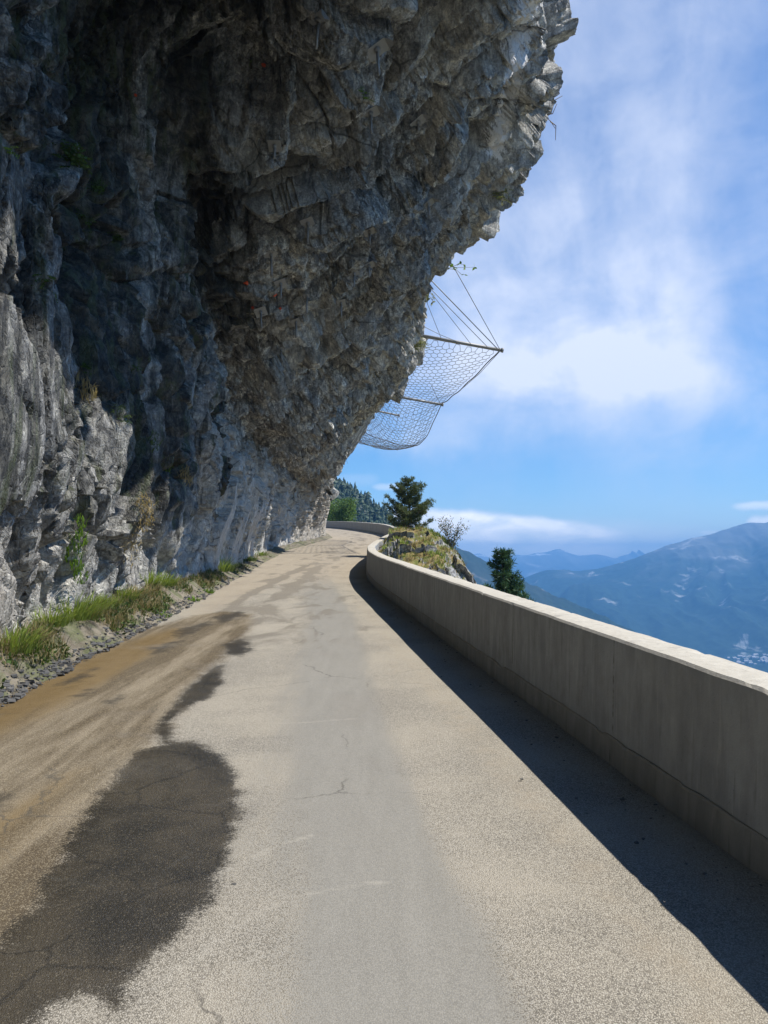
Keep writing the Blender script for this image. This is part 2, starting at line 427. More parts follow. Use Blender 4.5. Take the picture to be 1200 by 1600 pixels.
def soil_material(name, a, bcol, green=0.0, gscale=3.0):
    m, g, b = material(name); p = g.pos()
    n = g.noise(p, 5, 7, .7, .3); nf = g.noise(p, 50, 4, .75)
    c = g.mix(g.ss(n, .32, .68), a, bcol)
    c = g.mix(.8, c, g.mix(nf, (.4, .4, .4), (1.6, 1.6, 1.6)), 'MULTIPLY')
    if green: c = g.mix(g.m('MULTIPLY', g.ss(g.noise(p, gscale, 5, .65), .46, .6), green), c, (.09, .12, .035))
    g.put(b.inputs['Base Color'], c); b.inputs['Roughness'].default_value = .95
    g.put(b.inputs['Normal'], g.bump(g.m('ADD', n, g.m('MULTIPLY', nf, .6)), .9, .04))
    return m
M_VERGE = soil_material('gravelly_soil', (.10, .085, .06), (.28, .245, .19), .55, 2.0)
M_SLOPE = soil_material('hillside_scrub', (.10, .10, .06), (.24, .21, .14), .7, 1.0)

# ------------------------------------------------------------------ the cliff
SEC = [  # Y, corner X, corner Z, lip X, lip Z, outer dx, outer dz
 (-14, -3.8, 10.0, 2.2, 11.6, .3, 3), (0, -3.8, 10.0, 2.2, 11.6, .3, 3), (6, -3.8, 10.0, 2.3, 11.5, .3, 3), (10, -3.7, 9.9, 2.6, 11.5, .3, 3),
 (13.3, -3.65, 9.3, 2.9, 11.7, -.3, 3), (15, -3.9, 8.7, 3.2, 11.9, -.5, 3), (18, -4.3, 7.2, 4.0, 12.6, -.6, 3), (21, -4.5, 6.2, 4.75, 12.9, -.2, 3),
 (25, -4.8, 5.5, 4.95, 13.4, .4, 3), (28, -5.0, 5.2, 4.2, 12.7, .4, 3), (30, -5.0, 5.0, 3.75, 12.2, .4, 3), (32.5, -5.1, 4.9, 1.95, 12.1, .1, 2.5),
 (34, -5.1, 4.8, 1.15, 10.5, .0, 2.0), (37.5, -5.1, 4.6, 1.56, 9.5, .4, 3.5), (41, -5.2, 4.5, .0, 8.1, 1.8, 3.4), (45, -5.0, 4.4, -1.5, 7.2, 2.4, 3.2),
 (49, -4.6, 4.3, -2.6, 6.2, 2.4, 3.4), (52, -4.25, 4.2, -3.4, 5.4, 2.4, 3.4), (54, -4.1, 4.1, -3.75, 4.9, 2.2, 3.4), (57, -4.9, 4.0, -4.7, 4.6, 2.0, 3.5),
 (62, -7.3, 4.0, -7.0, 4.4, 1.5, 4), (75, -12.5, 4.5, -12, 5, 1.5, 4), (100, -24, 5, -23.5, 6, 1.5, 4), (125, -36, 5, -35.5, 6, 1.5, 4)]
def cliff_foot(y):
    far = pchip([-20, 56.5, 62, 75, 100, 130], [0, 0, -3.0, -5.4, -11, -14], y)
    return edge_x(y) - .62 + far
ys = []
y = -14.0
while y < 125:
    ys.append(y)
    y += 0.5 if y < 5.5 else (.032 if y < 14 else (.032+(y-14)*.0042 if y < 58 else 1.2))
ys = np.array(ys)
SA = np.array(SEC)
cx, cz, lx, lz, ox, oz = [pchip(SA[:, 0], SA[:, i], ys) for i in range(1, 7)]
fx = cliff_foot(ys)
ctrl = np.zeros((len(ys), 10, 2))
ctrl[:, 0] = np.stack([fx+.15, np.full_like(fx, -.7)], -1)
ctrl[:, 1] = np.stack([fx-.05, np.full_like(fx, .9)], -1)
ctrl[:, 2] = np.stack([.5*(fx+cx)-.2, .9+.48*(cz-.9)], -1)
ctrl[:, 3] = np.stack([cx, cz], -1)
for k, t in ((4, .33), (5, .68)):
    sag = .30*np.minimum(1, (lx-cx)/6)
    ctrl[:, k] = np.stack([cx+(lx-cx)*t+sag*.5, cz+(lz-cz)*t-sag], -1)
ctrl[:, 6] = np.stack([lx, lz], -1)
ctrl[:, 7] = np.stack([lx+ox, lz+oz], -1)
ctrl[:, 8] = ctrl[:, 7] + np.array([.3, 5.0])
ctrl[:, 9] = ctrl[:, 8] + np.array([-16, 16.0])
prof = []; tpar = []
NSEG = (26, 75, 120, 115, 105, 105, 60, 20, 14)
for s_, n in enumerate(NSEG):
    p0 = ctrl[:, max(s_-1, 0)]; p1 = ctrl[:, s_]; p2 = ctrl[:, s_+1]; p3 = ctrl[:, min(s_+2, 9)]
    for t in np.linspace(0, 1, n, endpoint=(s_ == len(NSEG)-1)):
        m1 = .42*(p2-p0); m2 = .42*(p3-p1)
        if s_ == 5: m2 = .25*(p3-p1)
        if s_ == 6: m1 = .25*(p2-p0)
        if s_ >= 7: m1 = m2 = (p2-p1)
        prof.append(p1*(2*t**3-3*t**2+1)+m1*(t**3-2*t**2+t)+p2*(-2*t**3+3*t**2)+m2*(t**3-t**2)); tpar.append(s_+t)
prof = np.stack(prof, 1); tpar = np.array(tpar)
P = np.zeros((len(ys), len(tpar), 3)); P[..., 0] = prof[..., 0]; P[..., 1] = ys[:, None]
P[..., 2] = prof[..., 1]                       # still measured from the road plane
LIPOFF = .55
Ds = np.gradient(P, axis=0); Dt = np.gradient(P, axis=1)
N = np.cross(Ds, Dt); N /= np.linalg.norm(N, axis=-1, keepdims=True)+1e-9
T = tpar[None, :]; X, Y, Z = P[..., 0], P[..., 1], P[..., 2]
wceil = sstep(2.7, 3.5, T + .35*fbm(P*.5, 2, 90))
warp = np.stack([fbm(P*.45+i*31, 3, 40+i) for i in range(3)], -1)
Pw = P + warp*.7
wl = np.array([1.0, 1.0, .42]); cl = np.array([.5, 1.15, .62])
brk = sstep(-.28, .30, fbm(P*np.array([.5, .5, .32])+warp*.4, 3, 95))
disp = 0
crk = np.ones(X.shape)
for size, amp, sd, tilt in ((2.6, .66, 100, 1.2), (.95, .31, 130, 1.35), (.36, .15, 160, 1.5), (.15, .05, 190, 1.4)):
    hw, ew = facets((Pw if size > .5 else P+warp*.25)*wl/size, sd, tilt)
    hc, ec = facets((Pw if size > .5 else P+warp*.25)*cl/size, sd+50, tilt)
    disp = disp + amp*np.clip(hw*(1-wceil)*(.55 if size > 2 else .9)+hc*wceil*(.85 if size > .5 else .38), -1.1, 1.1)
    if size < .5: disp = disp - amp*(1-brk)*.72*np.clip(hw*(1-wceil)*.9+hc*wceil*.38, -1.1, 1.1)
    e = ew*(1-wceil)+ec*wceil
    disp = disp - amp*.35*(1-sstep(0, .10, e))
rib = fbm(np.stack([X*.1, Y*.55+warp[..., 0]*.6, Z*.10], -1), 4, 60, .55, True)
disp = disp + .58*rib*(1-wceil)*sstep(.2, 2.2, Z)
rib2 = fbm(np.stack([X*.12, Y*1.6+warp[..., 1], Z*.22], -1), 3, 66, .6, True)
disp = disp + .22*rib2*(1-wceil)
ledge = fbm(np.stack([X*.12, Y*.42+.10*X+warp[..., 0]*.5, Z*.14], -1), 4, 70, .55, True)
disp = disp + .5*(ledge-.2)*wceil
bb = (Y+.16*X+.5*Z*.3+warp[..., 0]*1.1+.25*warp[..., 1])/1.55
fl_ = np.floor(bb); fr_ = (bb-fl_)
ra = hash01(fl_.astype(np.int64), np.floor((X+warp[..., 2]*1.5)/3.3).astype(np.int64), fl_.astype(np.int64)*0, 77)
slab = (1-fr_)*sstep(0, .05, fr_)
disp = disp + (.25+.75*ra)*.85*(slab-.45)*wceil*sstep(8, 11, Y)*(1-.5*sstep(34, 42, Y))
bb2 = (Y*1.0-.45*X+.4*Z+warp[..., 1]*1.2)/.62; fl2 = np.floor(bb2); fr2 = bb2-fl2
ra2 = hash01(fl2.astype(np.int64), np.floor((X*.6+Z*.4+warp[..., 0]*1.5)/1.2).astype(np.int64), fl2.astype(np.int64)*0, 78)
disp = disp + .26*ra2*((1-fr2)*sstep(0, .08, fr2)-.45)*wceil
hb_, he_ = facets(Pw*np.array([.6, 1.1, .8])/4.6, 210, 1.0)
disp = disp + .65*np.clip(hb_, -1, 1)*(.18+.82*wceil)
hol = sstep(.22, .5, fbm(np.stack([X*.30, Y*.42, Z*.40], -1)+warp*.25, 3, 222))
disp = disp - .95*hol*wceil*sstep(3.2, 3.8, T)*(1-sstep(5.4, 5.8, T))
disp = disp + .05*fbm(P*5, 3, 80)
_, fe_ = facets(Pw*np.array([.45, .42, .13])+.3*warp, 240); _, fe2 = facets(Pw*np.array([.30, .55, .35])+.3*warp, 250)
disp = disp - .34*(1-sstep(.0, .055, fe_))*(1-wceil) - .30*(1-sstep(.0, .05, fe2))*wceil
# the deep dark groove where wall and roof meet, and the hole in it
groove = np.exp(-((Y-11.6-.12*(Z-6))/1.9)**2)*sstep(2.6, 6.0, Z)*(1-sstep(3.6, 4.3, T))
disp = disp - 1.25*groove
disp = disp - 1.5*np.exp(-(((Y-14.2)/.55)**2+((Z-10.0)/.8)**2))*sstep(3.0, 3.2, T)
corner = np.exp(-((T-3.05)/.28)**2)*sstep(12, 17, Y)
disp = disp - .5*corner
col = np.exp(-((Y-6.9)/1.0)**2)*(1-wceil)*sstep(1, 3, Z); disp = disp + .55*col
# calmer near the foot and on the far smooth flank
foot = sstep(-.2, 1.6, Z); disp = disp*(.22+.78*foot)
disp = disp - LIPOFF*sstep(4.2, 5.6, T)
disp = np.where(T < 2, np.minimum(disp, .12+.55*sstep(.3, 2.6, Z)), disp)
flank = sstep(40, 46, Y)*sstep(5.0, 5.7, T); disp = disp*(1-.72*flank)
disp = disp*(1-.25*sstep(5.6, 6.0, T)*(1-sstep(6.2, 7, T)))
Pc = P + N*disp[..., None]
# attributes
PX = 600+F*Pc[..., 0]/np.maximum(Pc[..., 1], .5); PY = 825-F*(Pc[..., 2]-EYE)/np.maximum(Pc[..., 1], .5)
sun_streak = 1-sstep(3, 19, seg_dist(PX, PY, [(832, -60), (822, 20), (808, 90), (800, 140), (785, 190), (772, 235)], False)-6*(1-(PY/240).clip(0, 1)))  # pale mask drawn along the sunlit facets below the rim
sun_streak = sun_streak*(Y > 10)*sstep(4.5, 4.9, T)
sun_streak = np.maximum(sun_streak, .5*(1-sstep(0, 10, seg_dist(PX, PY, [(690, 92), (655, 128), (600, 150), (545, 195), (500, 235)], False)))*(Y > 10)*sstep(3.5, 4, T))
sun_streak[T[0:1].repeat(len(ys), 0) > 7.3] = 0
seep_shade = .95*np.exp(-((Y-11.4)/2.6)**2)*sstep(1.0, 5.0, Z)*(1-sstep(3.5, 4.6, T))
seep_shade = np.maximum(seep_shade, .75*np.exp(-((T-3.1)/.55)**2)*sstep(10, 14, Y)*(1-sstep(18, 27, Y)))
seep_shade = np.maximum(seep_shade, .80*sstep(-.05, .45, fbm(np.stack([X*.2, Y*.7, Z*.06], -1), 3, 75))*(1-wceil)*sstep(.5, 2.5, Z)*sstep(7, 9, Y)*(1-sstep(30, 40, Y)))
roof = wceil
seep_shade = np.maximum(seep_shade, .50*(1-sstep(13, 21, Y))*sstep(3.0, 6.0, Z)*(1-sstep(4.3, 5.3, T)))  # shade of the upper left painted in as extra darkening
seep_shade = np.maximum(seep_shade, .42*sstep(3.3, 4.0, T)*(1-sstep(4.6, 5.6, T))*(1-sstep(22, 34, Y)))
seep_shade = np.maximum(seep_shade, (.56+.16*fbm(np.stack([X*.3, Y*1.1, Z*.10], -1), 3, 79))*(1-wceil)*(1-sstep(17, 25, Y))*sstep(.5, 1.9, Z))  # darkens the near-left wall colour to offset skylight
warm = sstep(43, 50, Y)*(1-sstep(2.6, 3.4, T)) + .55*np.exp(-((Y-8.0)/2.2)**2)*(1-sstep(.8, 2.0, Z))
pale = sstep(16, 26, Y)*(1-sstep(2.3, 3.2, T))*(1-.6*sstep(44, 50, Y))  + .35*(1-sstep(.8, 2.6, Z))
Pc[..., 2] += K*Pc[..., 1] + pchip(*ZR_K, Pc[..., 1])*(1-sstep(0, 6, Pc[..., 2]))
cliff = grid_obj('cliff', Pc, M_ROCK, smooth=True, attrs={'seep_shade': seep_shade, 'sunlit_streak': sun_streak, 'warm': warm, 'pale': pale.clip(0, 1), 'roof': roof, 'broken': brk})
try: cliff.data.set_sharp_from_angle(angle=math.radians(38))
except Exception: pass
tag(cliff, 'grey overhanging limestone cliff curving out above the road', 'cliff', kind='structure')

# ------------------------------------------------------------------ the road
ry = []
y = -5.0
while y < 126:
    ry.append(y); y += .035 if y < 12 else min(.035+(y-12)*.02, .8)
ry = np.array(ry); NU = 170
u = np.linspace(0, 1, NU)
RL = edge_x(ry)-.55; RR = wall_x(ry)+.10
RX = RL[:, None]+(RR-RL)[:, None]*u[None]; RY = np.repeat(ry[:, None], NU, 1)
RZ = np.repeat(road_z(ry)[:, None], NU, 1)
RP = np.stack([RX, RY, RZ], -1)
crown = -.03*((u-.5)*2)**2
RP[..., 2] += crown[None]+.008*fbm(RP*np.array([.8, .5, 0]), 3, 200)
RP[..., 2] += .022*sstep(.40, .0, wall_x(RY)-RX)*(1+.6*fbm(RP*1.7, 3, 205))      # silt against the parapet
gp = lambda pts: [ground_px(*q) for q in pts]
wet1 = gp([(250,1165),(300,1158),(345,1180),(370,1215),(374,1260),(366,1300),(352,1350),(330,1395),(300,1432),(275,1460),(258,1483),(240,1485),(215,1510),(190,1540),(184,1572),(160,1553),(130,1555),(90,1575),(60,1600),(-60,1680),(-300,1680),(-200,1600),(0,1470),(50,1420),(75,1380),(110,1310),(150,1250),(190,1200),(215,1175)])
wet2 = gp([(250,1168),(236,1140),(258,1112),(288,1075),(330,1042),(352,1036),(351,1065),(330,1090),(290,1108),(268,1130),(275,1160)])
wet3 = gp([(346,1006),(375,996),(394,1004),(398,1014),(375,1028),(350,1022)])
D = [seg_dist(RX, RY, w) for w in (wet1, wet2, wet3)]
wet = np.minimum(np.minimum(D[0], D[1]+.03), D[2]*.6+.03)
mudp = gp([(-700,1900),(-300,1690),(0,1470),(50,1420),(110,1310),(190,1200),(250,1130),(300,1070),(350,1030),(392,985),(395,960),(350,955),(300,962),(255,975),(200,985),(100,1010),(-100,1080),(-700,1300)])
mud = seg_dist(RX, RY, mudp)-.13*sstep(9, 5, RY)
ochp = gp([(-60,1110),(0,1085),(60,1050),(130,1025),(200,1000),(270,980),(300,985),(250,1015),(200,1050),(120,1090),(40,1130),(-60,1180)])
ochp2 = gp([(-300,1420),(-100,1320),(0,1265),(90,1210),(150,1190),(120,1240),(60,1300),(0,1370),(-150,1480)])
och = np.minimum(seg_dist(RX, RY, ochp), seg_dist(RX, RY, ochp2)+.12)
dks = [gp([(-20,1245),(22,1238),(10,1262),(-20,1275)]), gp([(85,1070),(120,1055),(150,1043),(140,1055),(105,1070)]), gp([(115,1085),(142,1075),(138,1083),(118,1090)]), gp([(168,1095),(186,1085),(190,1092),(172,1102)]),
       gp([(232,1012),(262,1003),(285,1000),(262,1016),(236,1022)]), gp([(330,965),(375,955),(386,962),(345,975)]), gp([(270,985),(330,968),(330,976),(280,1000)])]
dark = np.min([seg_dist(RX, RY, d)*.7 for d in dks], 0)
tc = pchip([0, 2.5, 4.1, 8.2, 12, 20, 30, 60, 130], [.20, .14, -.08, -.50, -.75, -1.6, -2.4, -1.9, -8], RY)
dxt = RX-tc; w1 = np.exp(-np.abs(dxt/np.where(dxt > 0, .40, .62))**np.where(dxt > 0, 3.0, 1.8))
track = w1*(1-.5*sstep(25, 60, RY))
line1 = seg_dist(RX, RY, gp([(240,1545),(300,1500),(345,1465),(400,1428),(450,1405),(520,1388),(610,1376)]), False)
line2 = seg_dist(RX, RY, gp([(340,1370),(385,1345),(430,1322),(490,1305)]), False)
line3 = seg_dist(RX, RY, gp([(400,1560),(420,1500),(470,1480),(600,1460)]), False)
line4 = seg_dist(RX, RY, gp([(430,1130),(480,1128),(560,1122)]), False)
line = np.minimum(np.minimum(line1, line2), line4)
dust = sstep(11, 30, RY)*.75 + .55*np.exp(-((RX-edge_x(RY)-.5)/.6)**2)*sstep(11, 15, RY)
dust = np.maximum(dust, .34*sstep(7.9, 8.1, RY+.05*fbm(RP*3, 2, 231))*sstep(0, .25, RX-tc-.35))
dust = np.maximum(dust, .42*np.exp(-((RX-(wall_x(RY)-.78))/.20)**2))
old0 = .55*np.exp(-(seg_dist(RX, RY, gp([(300, 985), (345, 958), (392, 930), (440, 905), (478, 888)]), False)/.16)**2)+.4*np.exp(-(seg_dist(RX, RY, gp([(360, 1000), (420, 945), (470, 908), (500, 888)]), False)/.22)**2)
old = old0 + .42*sstep(6, 14, RY)*np.exp(-((RX-.5*(edge_x(RY)+wall_x(RY)))/1.5)**2)
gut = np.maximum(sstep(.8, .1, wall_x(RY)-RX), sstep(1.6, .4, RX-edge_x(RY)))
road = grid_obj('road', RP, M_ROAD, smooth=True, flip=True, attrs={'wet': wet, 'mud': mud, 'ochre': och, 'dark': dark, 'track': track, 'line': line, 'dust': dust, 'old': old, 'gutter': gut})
tag(road, 'narrow pale mountain road with dark wet patch on its left side', 'road', kind='structure')

# gravelly verge at the foot of the cliff
vy = ry; NV = 34; vt = np.linspace(0, 1, NV)
e0 = edge_x(vy)+.02; e1 = cliff_foot(vy)-.35
VX = e0[:, None]+(e1-e0)[:, None]*vt[None]; VY = np.repeat(vy[:, None], NV, 1)
VP = np.stack([VX, VY, np.zeros_like(VX)], -1)
VX2 = VX + .10*fbm(VP*1.3, 3, 220)*(1-vt)[None]
bank = (.36*sstep(.0, .75, np.minimum((e0[:, None]-VX)/.85, 1.0))*(1-.55*sstep(14, 30, VY)))
VP = np.stack([VX2, VY, np.repeat(road_z(vy)[:, None], NV, 1)-.035+bank+.05*fbm(VP*4, 4, 221)*sstep(0, .3, vt)[None]+.045*(vt > .05)], -1)
verge = grid_obj('verge', VP, M_VERGE, smooth=True)
tag(verge, 'gravelly verge between road and cliff foot', 'verge', kind='structure')

# ------------------------------------------------------------------ the parapet
py_ = []
y = -5.5
while y < 126:
    py_.append(y); y += .05 if y < 14 else min(.05+(y-14)*.02, .5)
py_ = np.array(py_)
C2 = np.stack([wall_x(py_), py_], -1); tg = np.gradient(C2, axis=0); tg /= np.linalg.norm(tg, axis=1, keepdims=True)
nr = np.stack([tg[:, 1], -tg[:, 0]], -1)          # towards the valley
arc = np.concatenate([[0], np.cumsum(np.linalg.norm(np.diff(C2, axis=0), axis=1))])
def sweep(name, section, mat, parent, seed, rough):
    S = np.array(section); n = len(S)
    Q = np.zeros((len(py_), n, 3)); U = np.zeros((len(py_), n, 2))
    perim = np.concatenate([[0], np.cumsum(np.hypot(*np.diff(S, axis=0).T))])
    for k in range(n):
        Q[:, k, :2] = C2+nr*S[k, 0]; Q[:, k, 2] = road_z(py_)+S[k, 1]; U[:, k, 0] = arc; U[:, k, 1] = perim[k]
    nz = fbm(Q*np.array([3, 3, 3]), 4, seed); n2 = fbm(Q*np.array([.5, .5, .5]), 2, seed+9)
    chip = sstep(.30, .62, fbm(Q*np.array([5., 5., 5.]), 3, seed+5))
    Q[..., :2] += nr[:, None]*(nz*rough + n2*.006)[..., None]
    Q[..., 2] += np.where(S[None, :, 1] > .1, nz*rough*.8-chip*rough*2.4, 0)
    return grid_obj(name, Q, mat, parent, smooth=False, uv=U)
par = empty('parapet_wall', (float(wall_x(6)), 6.0, float(road_z(6))))
tag(par, 'long low concrete parapet wall between the road and the drop', 'wall')
hsec = [(0.0, .15), (.004, .40), (.008, .62), (.010, .80), (.012, .835), (.030, .852), (.10, .856), (.20, .857), (.285, .853), (.302, .832), (.306, .60), (.315, .2), (.33, -.5), (.36, -1.4)]
pw = sweep('wall_body', hsec, M_CONC, None, 300, .006)
ft = sweep('footing', [(-.018, -.15), (-.020, .06), (-.016, .165), (-.006, .178), (.06, .18)], M_FOOT, None, 320, .010)
for o in (pw, ft):
    o.parent = par; o.matrix_parent_inverse = Matrix.Translation(-par.location)

# ------------------------------------------------------------------ land outside the wall
def near_ground(Xq, Yq):
    w = wall_x(Yq)+.36
    d = np.maximum(Xq-w, 0)
    return -.75-.95*d-.004*d*d
oy = np.concatenate([np.linspace(-8, 20, 40), np.linspace(20.2, 52, 190), np.linspace(53, 140, 40)])
ox_ = np.concatenate([np.linspace(0, 6, 150), np.linspace(6.2, 60, 60)**1.0])
OY = np.repeat(oy[:, None], len(ox_), 1); OX = wall_x(OY)+.18+ox_[None]
OZ = near_ground(OX, OY)
top = pchip([-1.5, .0, .3, 1.1, 1.65, 2.2, 2.75, 3.16, 3.57, 4.0, 5, 7], [1.0, 1.22, 1.34, 1.46, 1.46, 1.27, .86, .45, -.25, -1.1, -3.5, -8], OX)
front = pchip([22, 25.5, 28, 29.5, 31, 33, 40, 44, 49], [-6, -2.6, -1.35, -.85, -.35, 0, -.25, -1.0, -4], OY)
outc = top+front+.0*OX
# keep a shallow trough beside the parapet so that its valley face shows
gap = sstep(.55, .0, OX-wall_x(OY)-.33)*sstep(29, 33, OY)
outc = outc-.55*gap
inreg = (OY > 22)*(OY < 50)
OZ2 = np.where(inreg > 0, np.maximum(OZ, outc), OZ)
R3 = np.stack([OX, OY, OZ2*1.0], -1)
h1, e1_ = facets((R3+.3*fbm(R3*.8, 2, 410)[..., None])*np.array([1, 1, .7])/1.1, 420, 1.1); h2, _ = facets(R3/.42, 430, 1.2); h3, _ = facets(R3/.17, 440, 1.2)
rk = sstep(.02, .3, OZ2-OZ)
steep = 1-sstep(-.15, .05, front)*1.0
amp = rk*(.45+.55*sstep(33, 30, OY))
OZ3 = OZ2+amp*(.22*np.clip(h1, -1, 1)+.10*np.clip(h2, -1, 1)+.035*h3)+.08*fbm(R3*1.2, 4, 450)
OX3 = OX+amp*(.12*fbm(R3*2.2, 3, 455))*sstep(.2, .8, OX-wall_x(OY)); OY3 = OY-amp*.35*np.clip(h1, -1, 1)
def outcrop_mat():
    m, g, b = material('rocky_grass'); p = g.pos()
    nz = g.sep(g.node('ShaderNodeNewGeometry').outputs['Normal'])[2]
    n = g.noise(p, 2.2, 6, .65, .3); n2 = g.noise(p, 9, 5, .7); nf = g.noise(p, 40, 4, .7)
    rock = g.mix(g.ss(n2, .3, .68), (.16, .16, .16), (.50, .49, .47))
    rock = g.mix(g.m('MULTIPLY', g.ss(g.vor(p, 3.0, 'DISTANCE_TO_EDGE'), .0, .06, 1, 0), .8), rock, (.03, .03, .03))
    gr = g.mix(g.ss(n, .40, .62), (.30, .23, .10), (.15, .17, .04))
    gr = g.mix(g.m('MULTIPLY', g.ss(n2, .56, .68), .6), gr, (.26, .13, .06))
    gr = g.mix(.7, gr, g.mix(nf, (.5, .5, .5), (1.5, 1.5, 1.5)), 'MULTIPLY')
    k = g.ss(g.m('ADD', nz, g.m('MULTIPLY', g.m('SUBTRACT', n2, .5), .9)), .58, .84)
    g.put(b.inputs['Base Color'], g.mix(k, rock, gr)); b.inputs['Roughness'].default_value = .95
    g.put(b.inputs['Normal'], g.bump(g.m('ADD', n2, nf), .9, .05))
    return m
LP = np.stack([OX3, OY3, OZ3+K*OY+pchip(*ZR_K, OY)*.3], -1)
knoll = grid_obj('hillside', LP, outcrop_mat(), smooth=True, flip=True)
try: knoll.data.set_sharp_from_angle(angle=math.radians(40))
except Exception: pass
tag(knoll, 'rocky grassy slope and knoll dropping away outside the parapet', 'hillside', kind='structure')

# ------------------------------------------------------------------ mountains
def mountain_mat(name, forest, bare, scree, bare_amt, sc, snow=0.0):
    m, g, b = material(name); p = g.pos()
    nz = g.sep(g.node('ShaderNodeNewGeometry').outputs['Normal'])[2]
    n = g.noise(p, sc, 7, .62, .4); n2 = g.noise(g.map(p, (1, 1, .35), (0, .3, 0)), sc*3.2, 7, .65, .5); n3 = g.noise(p, sc*14, 4, .7)
    c = g.mix(g.ss(n3, .3, .7), [x*.6 for x in forest], [x*1.5 for x in forest])
    z = g.attr('high')
    c = g.mix(g.ss(g.m('ADD', z, g.m('MULTIPLY', g.m('SUBTRACT', n, .5), .7)), .62, .95), c, bare)
    k = g.ss(g.m('ADD', n2, g.m('MULTIPLY', g.m('SUBTRACT', n, .5), .8)), .63-bare_amt, .76-bare_amt)
    c = g.mix(g.m('MULTIPLY', k, .85), c, scree)
    if snow:
        c = g.mix(g.ss(g.m('ADD', z, g.m('MULTIPLY', g.m('SUBTRACT', n2, .5), 1.5)), 1.02, 1.1), c, (.85, .87, .9))
    g.put(b.inputs['Base Color'], c); b.inputs['Roughness'].default_value = 1.0
    b.inputs['Specular IOR Level'].default_value = .05
    return m
FLOOR_Z = -620.0
def mountain(name, outline, Dm, front, back, mat, seed, rough=.10, gully=.16, bulge=1.15, nx=320, ny=130, label='', hgt=1.0, yoff=0.0):
    o = np.array(outline, float)
    xs = (np.linspace(o[0, 0], o[-1, 0], nx)-600)/F*Dm
    zr = EYE+(880-pchip(o[:, 0], o[:, 1], np.linspace(o[0, 0], o[-1, 0], nx)))/F*Dm
    v = np.concatenate([np.linspace(-1, 0, int(ny*.75), endpoint=False), np.linspace(0, 1, ny-int(ny*.75))])
    off = np.where(v < 0, v*front, v*back)
    A = np.repeat(xs[:, None], len(v), 1); B = Dm+np.repeat(off[None], nx, 0)
    vv = np.abs(v)[None]
    s = front*.45
    q = np.stack([A/s, B/s, np.zeros_like(A)], -1)
    wx = fbm(q*1.3, 3, seed+3)*.35
    g_ = fbm(np.stack([A/s*2.4+wx*2+.35*vv, vv*.9+np.zeros_like(A), np.zeros_like(A)], -1), 5, seed, .55, True)
    f_ = fbm(q*3.5, 5, seed+7, .55)
    H = zr[:, None]-FLOOR_Z
    prof_ = (1-vv)**bulge
    Zm = FLOOR_Z+H*np.clip(prof_+(gully*(g_-.25)+rough*f_)*np.minimum(1, vv*4.0)*(1-vv*.6), 0, 1.0)
    Zm = Zm + H*.010*fbm(q*22, 3, seed+11)
    pts = np.stack([A, B, Zm], -1)
    high = ((Zm-FLOOR_Z)/(H.max())).clip(0, 1)
    ob = grid_obj(name, pts, mat, smooth=True, attrs={'high': high}, flip=False)
    tag(ob, label, 'mountain', kind='structure')
    return ob
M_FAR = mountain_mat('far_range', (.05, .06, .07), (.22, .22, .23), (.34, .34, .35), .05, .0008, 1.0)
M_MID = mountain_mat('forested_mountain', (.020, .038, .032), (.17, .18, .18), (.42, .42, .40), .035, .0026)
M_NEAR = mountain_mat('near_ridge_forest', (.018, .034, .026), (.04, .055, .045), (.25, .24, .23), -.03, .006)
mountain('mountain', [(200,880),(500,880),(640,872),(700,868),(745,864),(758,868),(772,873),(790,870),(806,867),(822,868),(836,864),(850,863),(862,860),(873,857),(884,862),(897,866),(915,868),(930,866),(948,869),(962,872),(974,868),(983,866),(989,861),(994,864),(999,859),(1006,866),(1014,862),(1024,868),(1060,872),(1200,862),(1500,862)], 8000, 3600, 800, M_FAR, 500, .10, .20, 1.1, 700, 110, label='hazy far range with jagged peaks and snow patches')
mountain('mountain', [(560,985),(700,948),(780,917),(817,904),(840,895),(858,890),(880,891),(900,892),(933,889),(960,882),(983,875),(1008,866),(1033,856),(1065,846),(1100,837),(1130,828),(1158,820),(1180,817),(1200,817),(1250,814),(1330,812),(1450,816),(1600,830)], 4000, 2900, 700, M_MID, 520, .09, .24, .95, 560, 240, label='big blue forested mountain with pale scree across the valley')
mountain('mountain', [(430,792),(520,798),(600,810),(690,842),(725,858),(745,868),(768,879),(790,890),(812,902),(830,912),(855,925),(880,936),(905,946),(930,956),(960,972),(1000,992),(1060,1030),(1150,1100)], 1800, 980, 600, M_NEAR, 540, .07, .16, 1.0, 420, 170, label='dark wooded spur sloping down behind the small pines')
fl = np.zeros((30, 30, 3)); fl[..., 0] = np.linspace(-7000, 10000, 30)[:, None]; fl[..., 1] = np.linspace(-250, 8900, 30)[None]; fl[..., 2] = FLOOR_Z+1
fo = grid_obj('valley_floor', fl, soil_material('valley_fields', (.06, .08, .03), (.14, .15, .06), .4, .01), smooth=True)
tag(fo, 'hazy valley floor far below the road', 'valley', kind='structure')

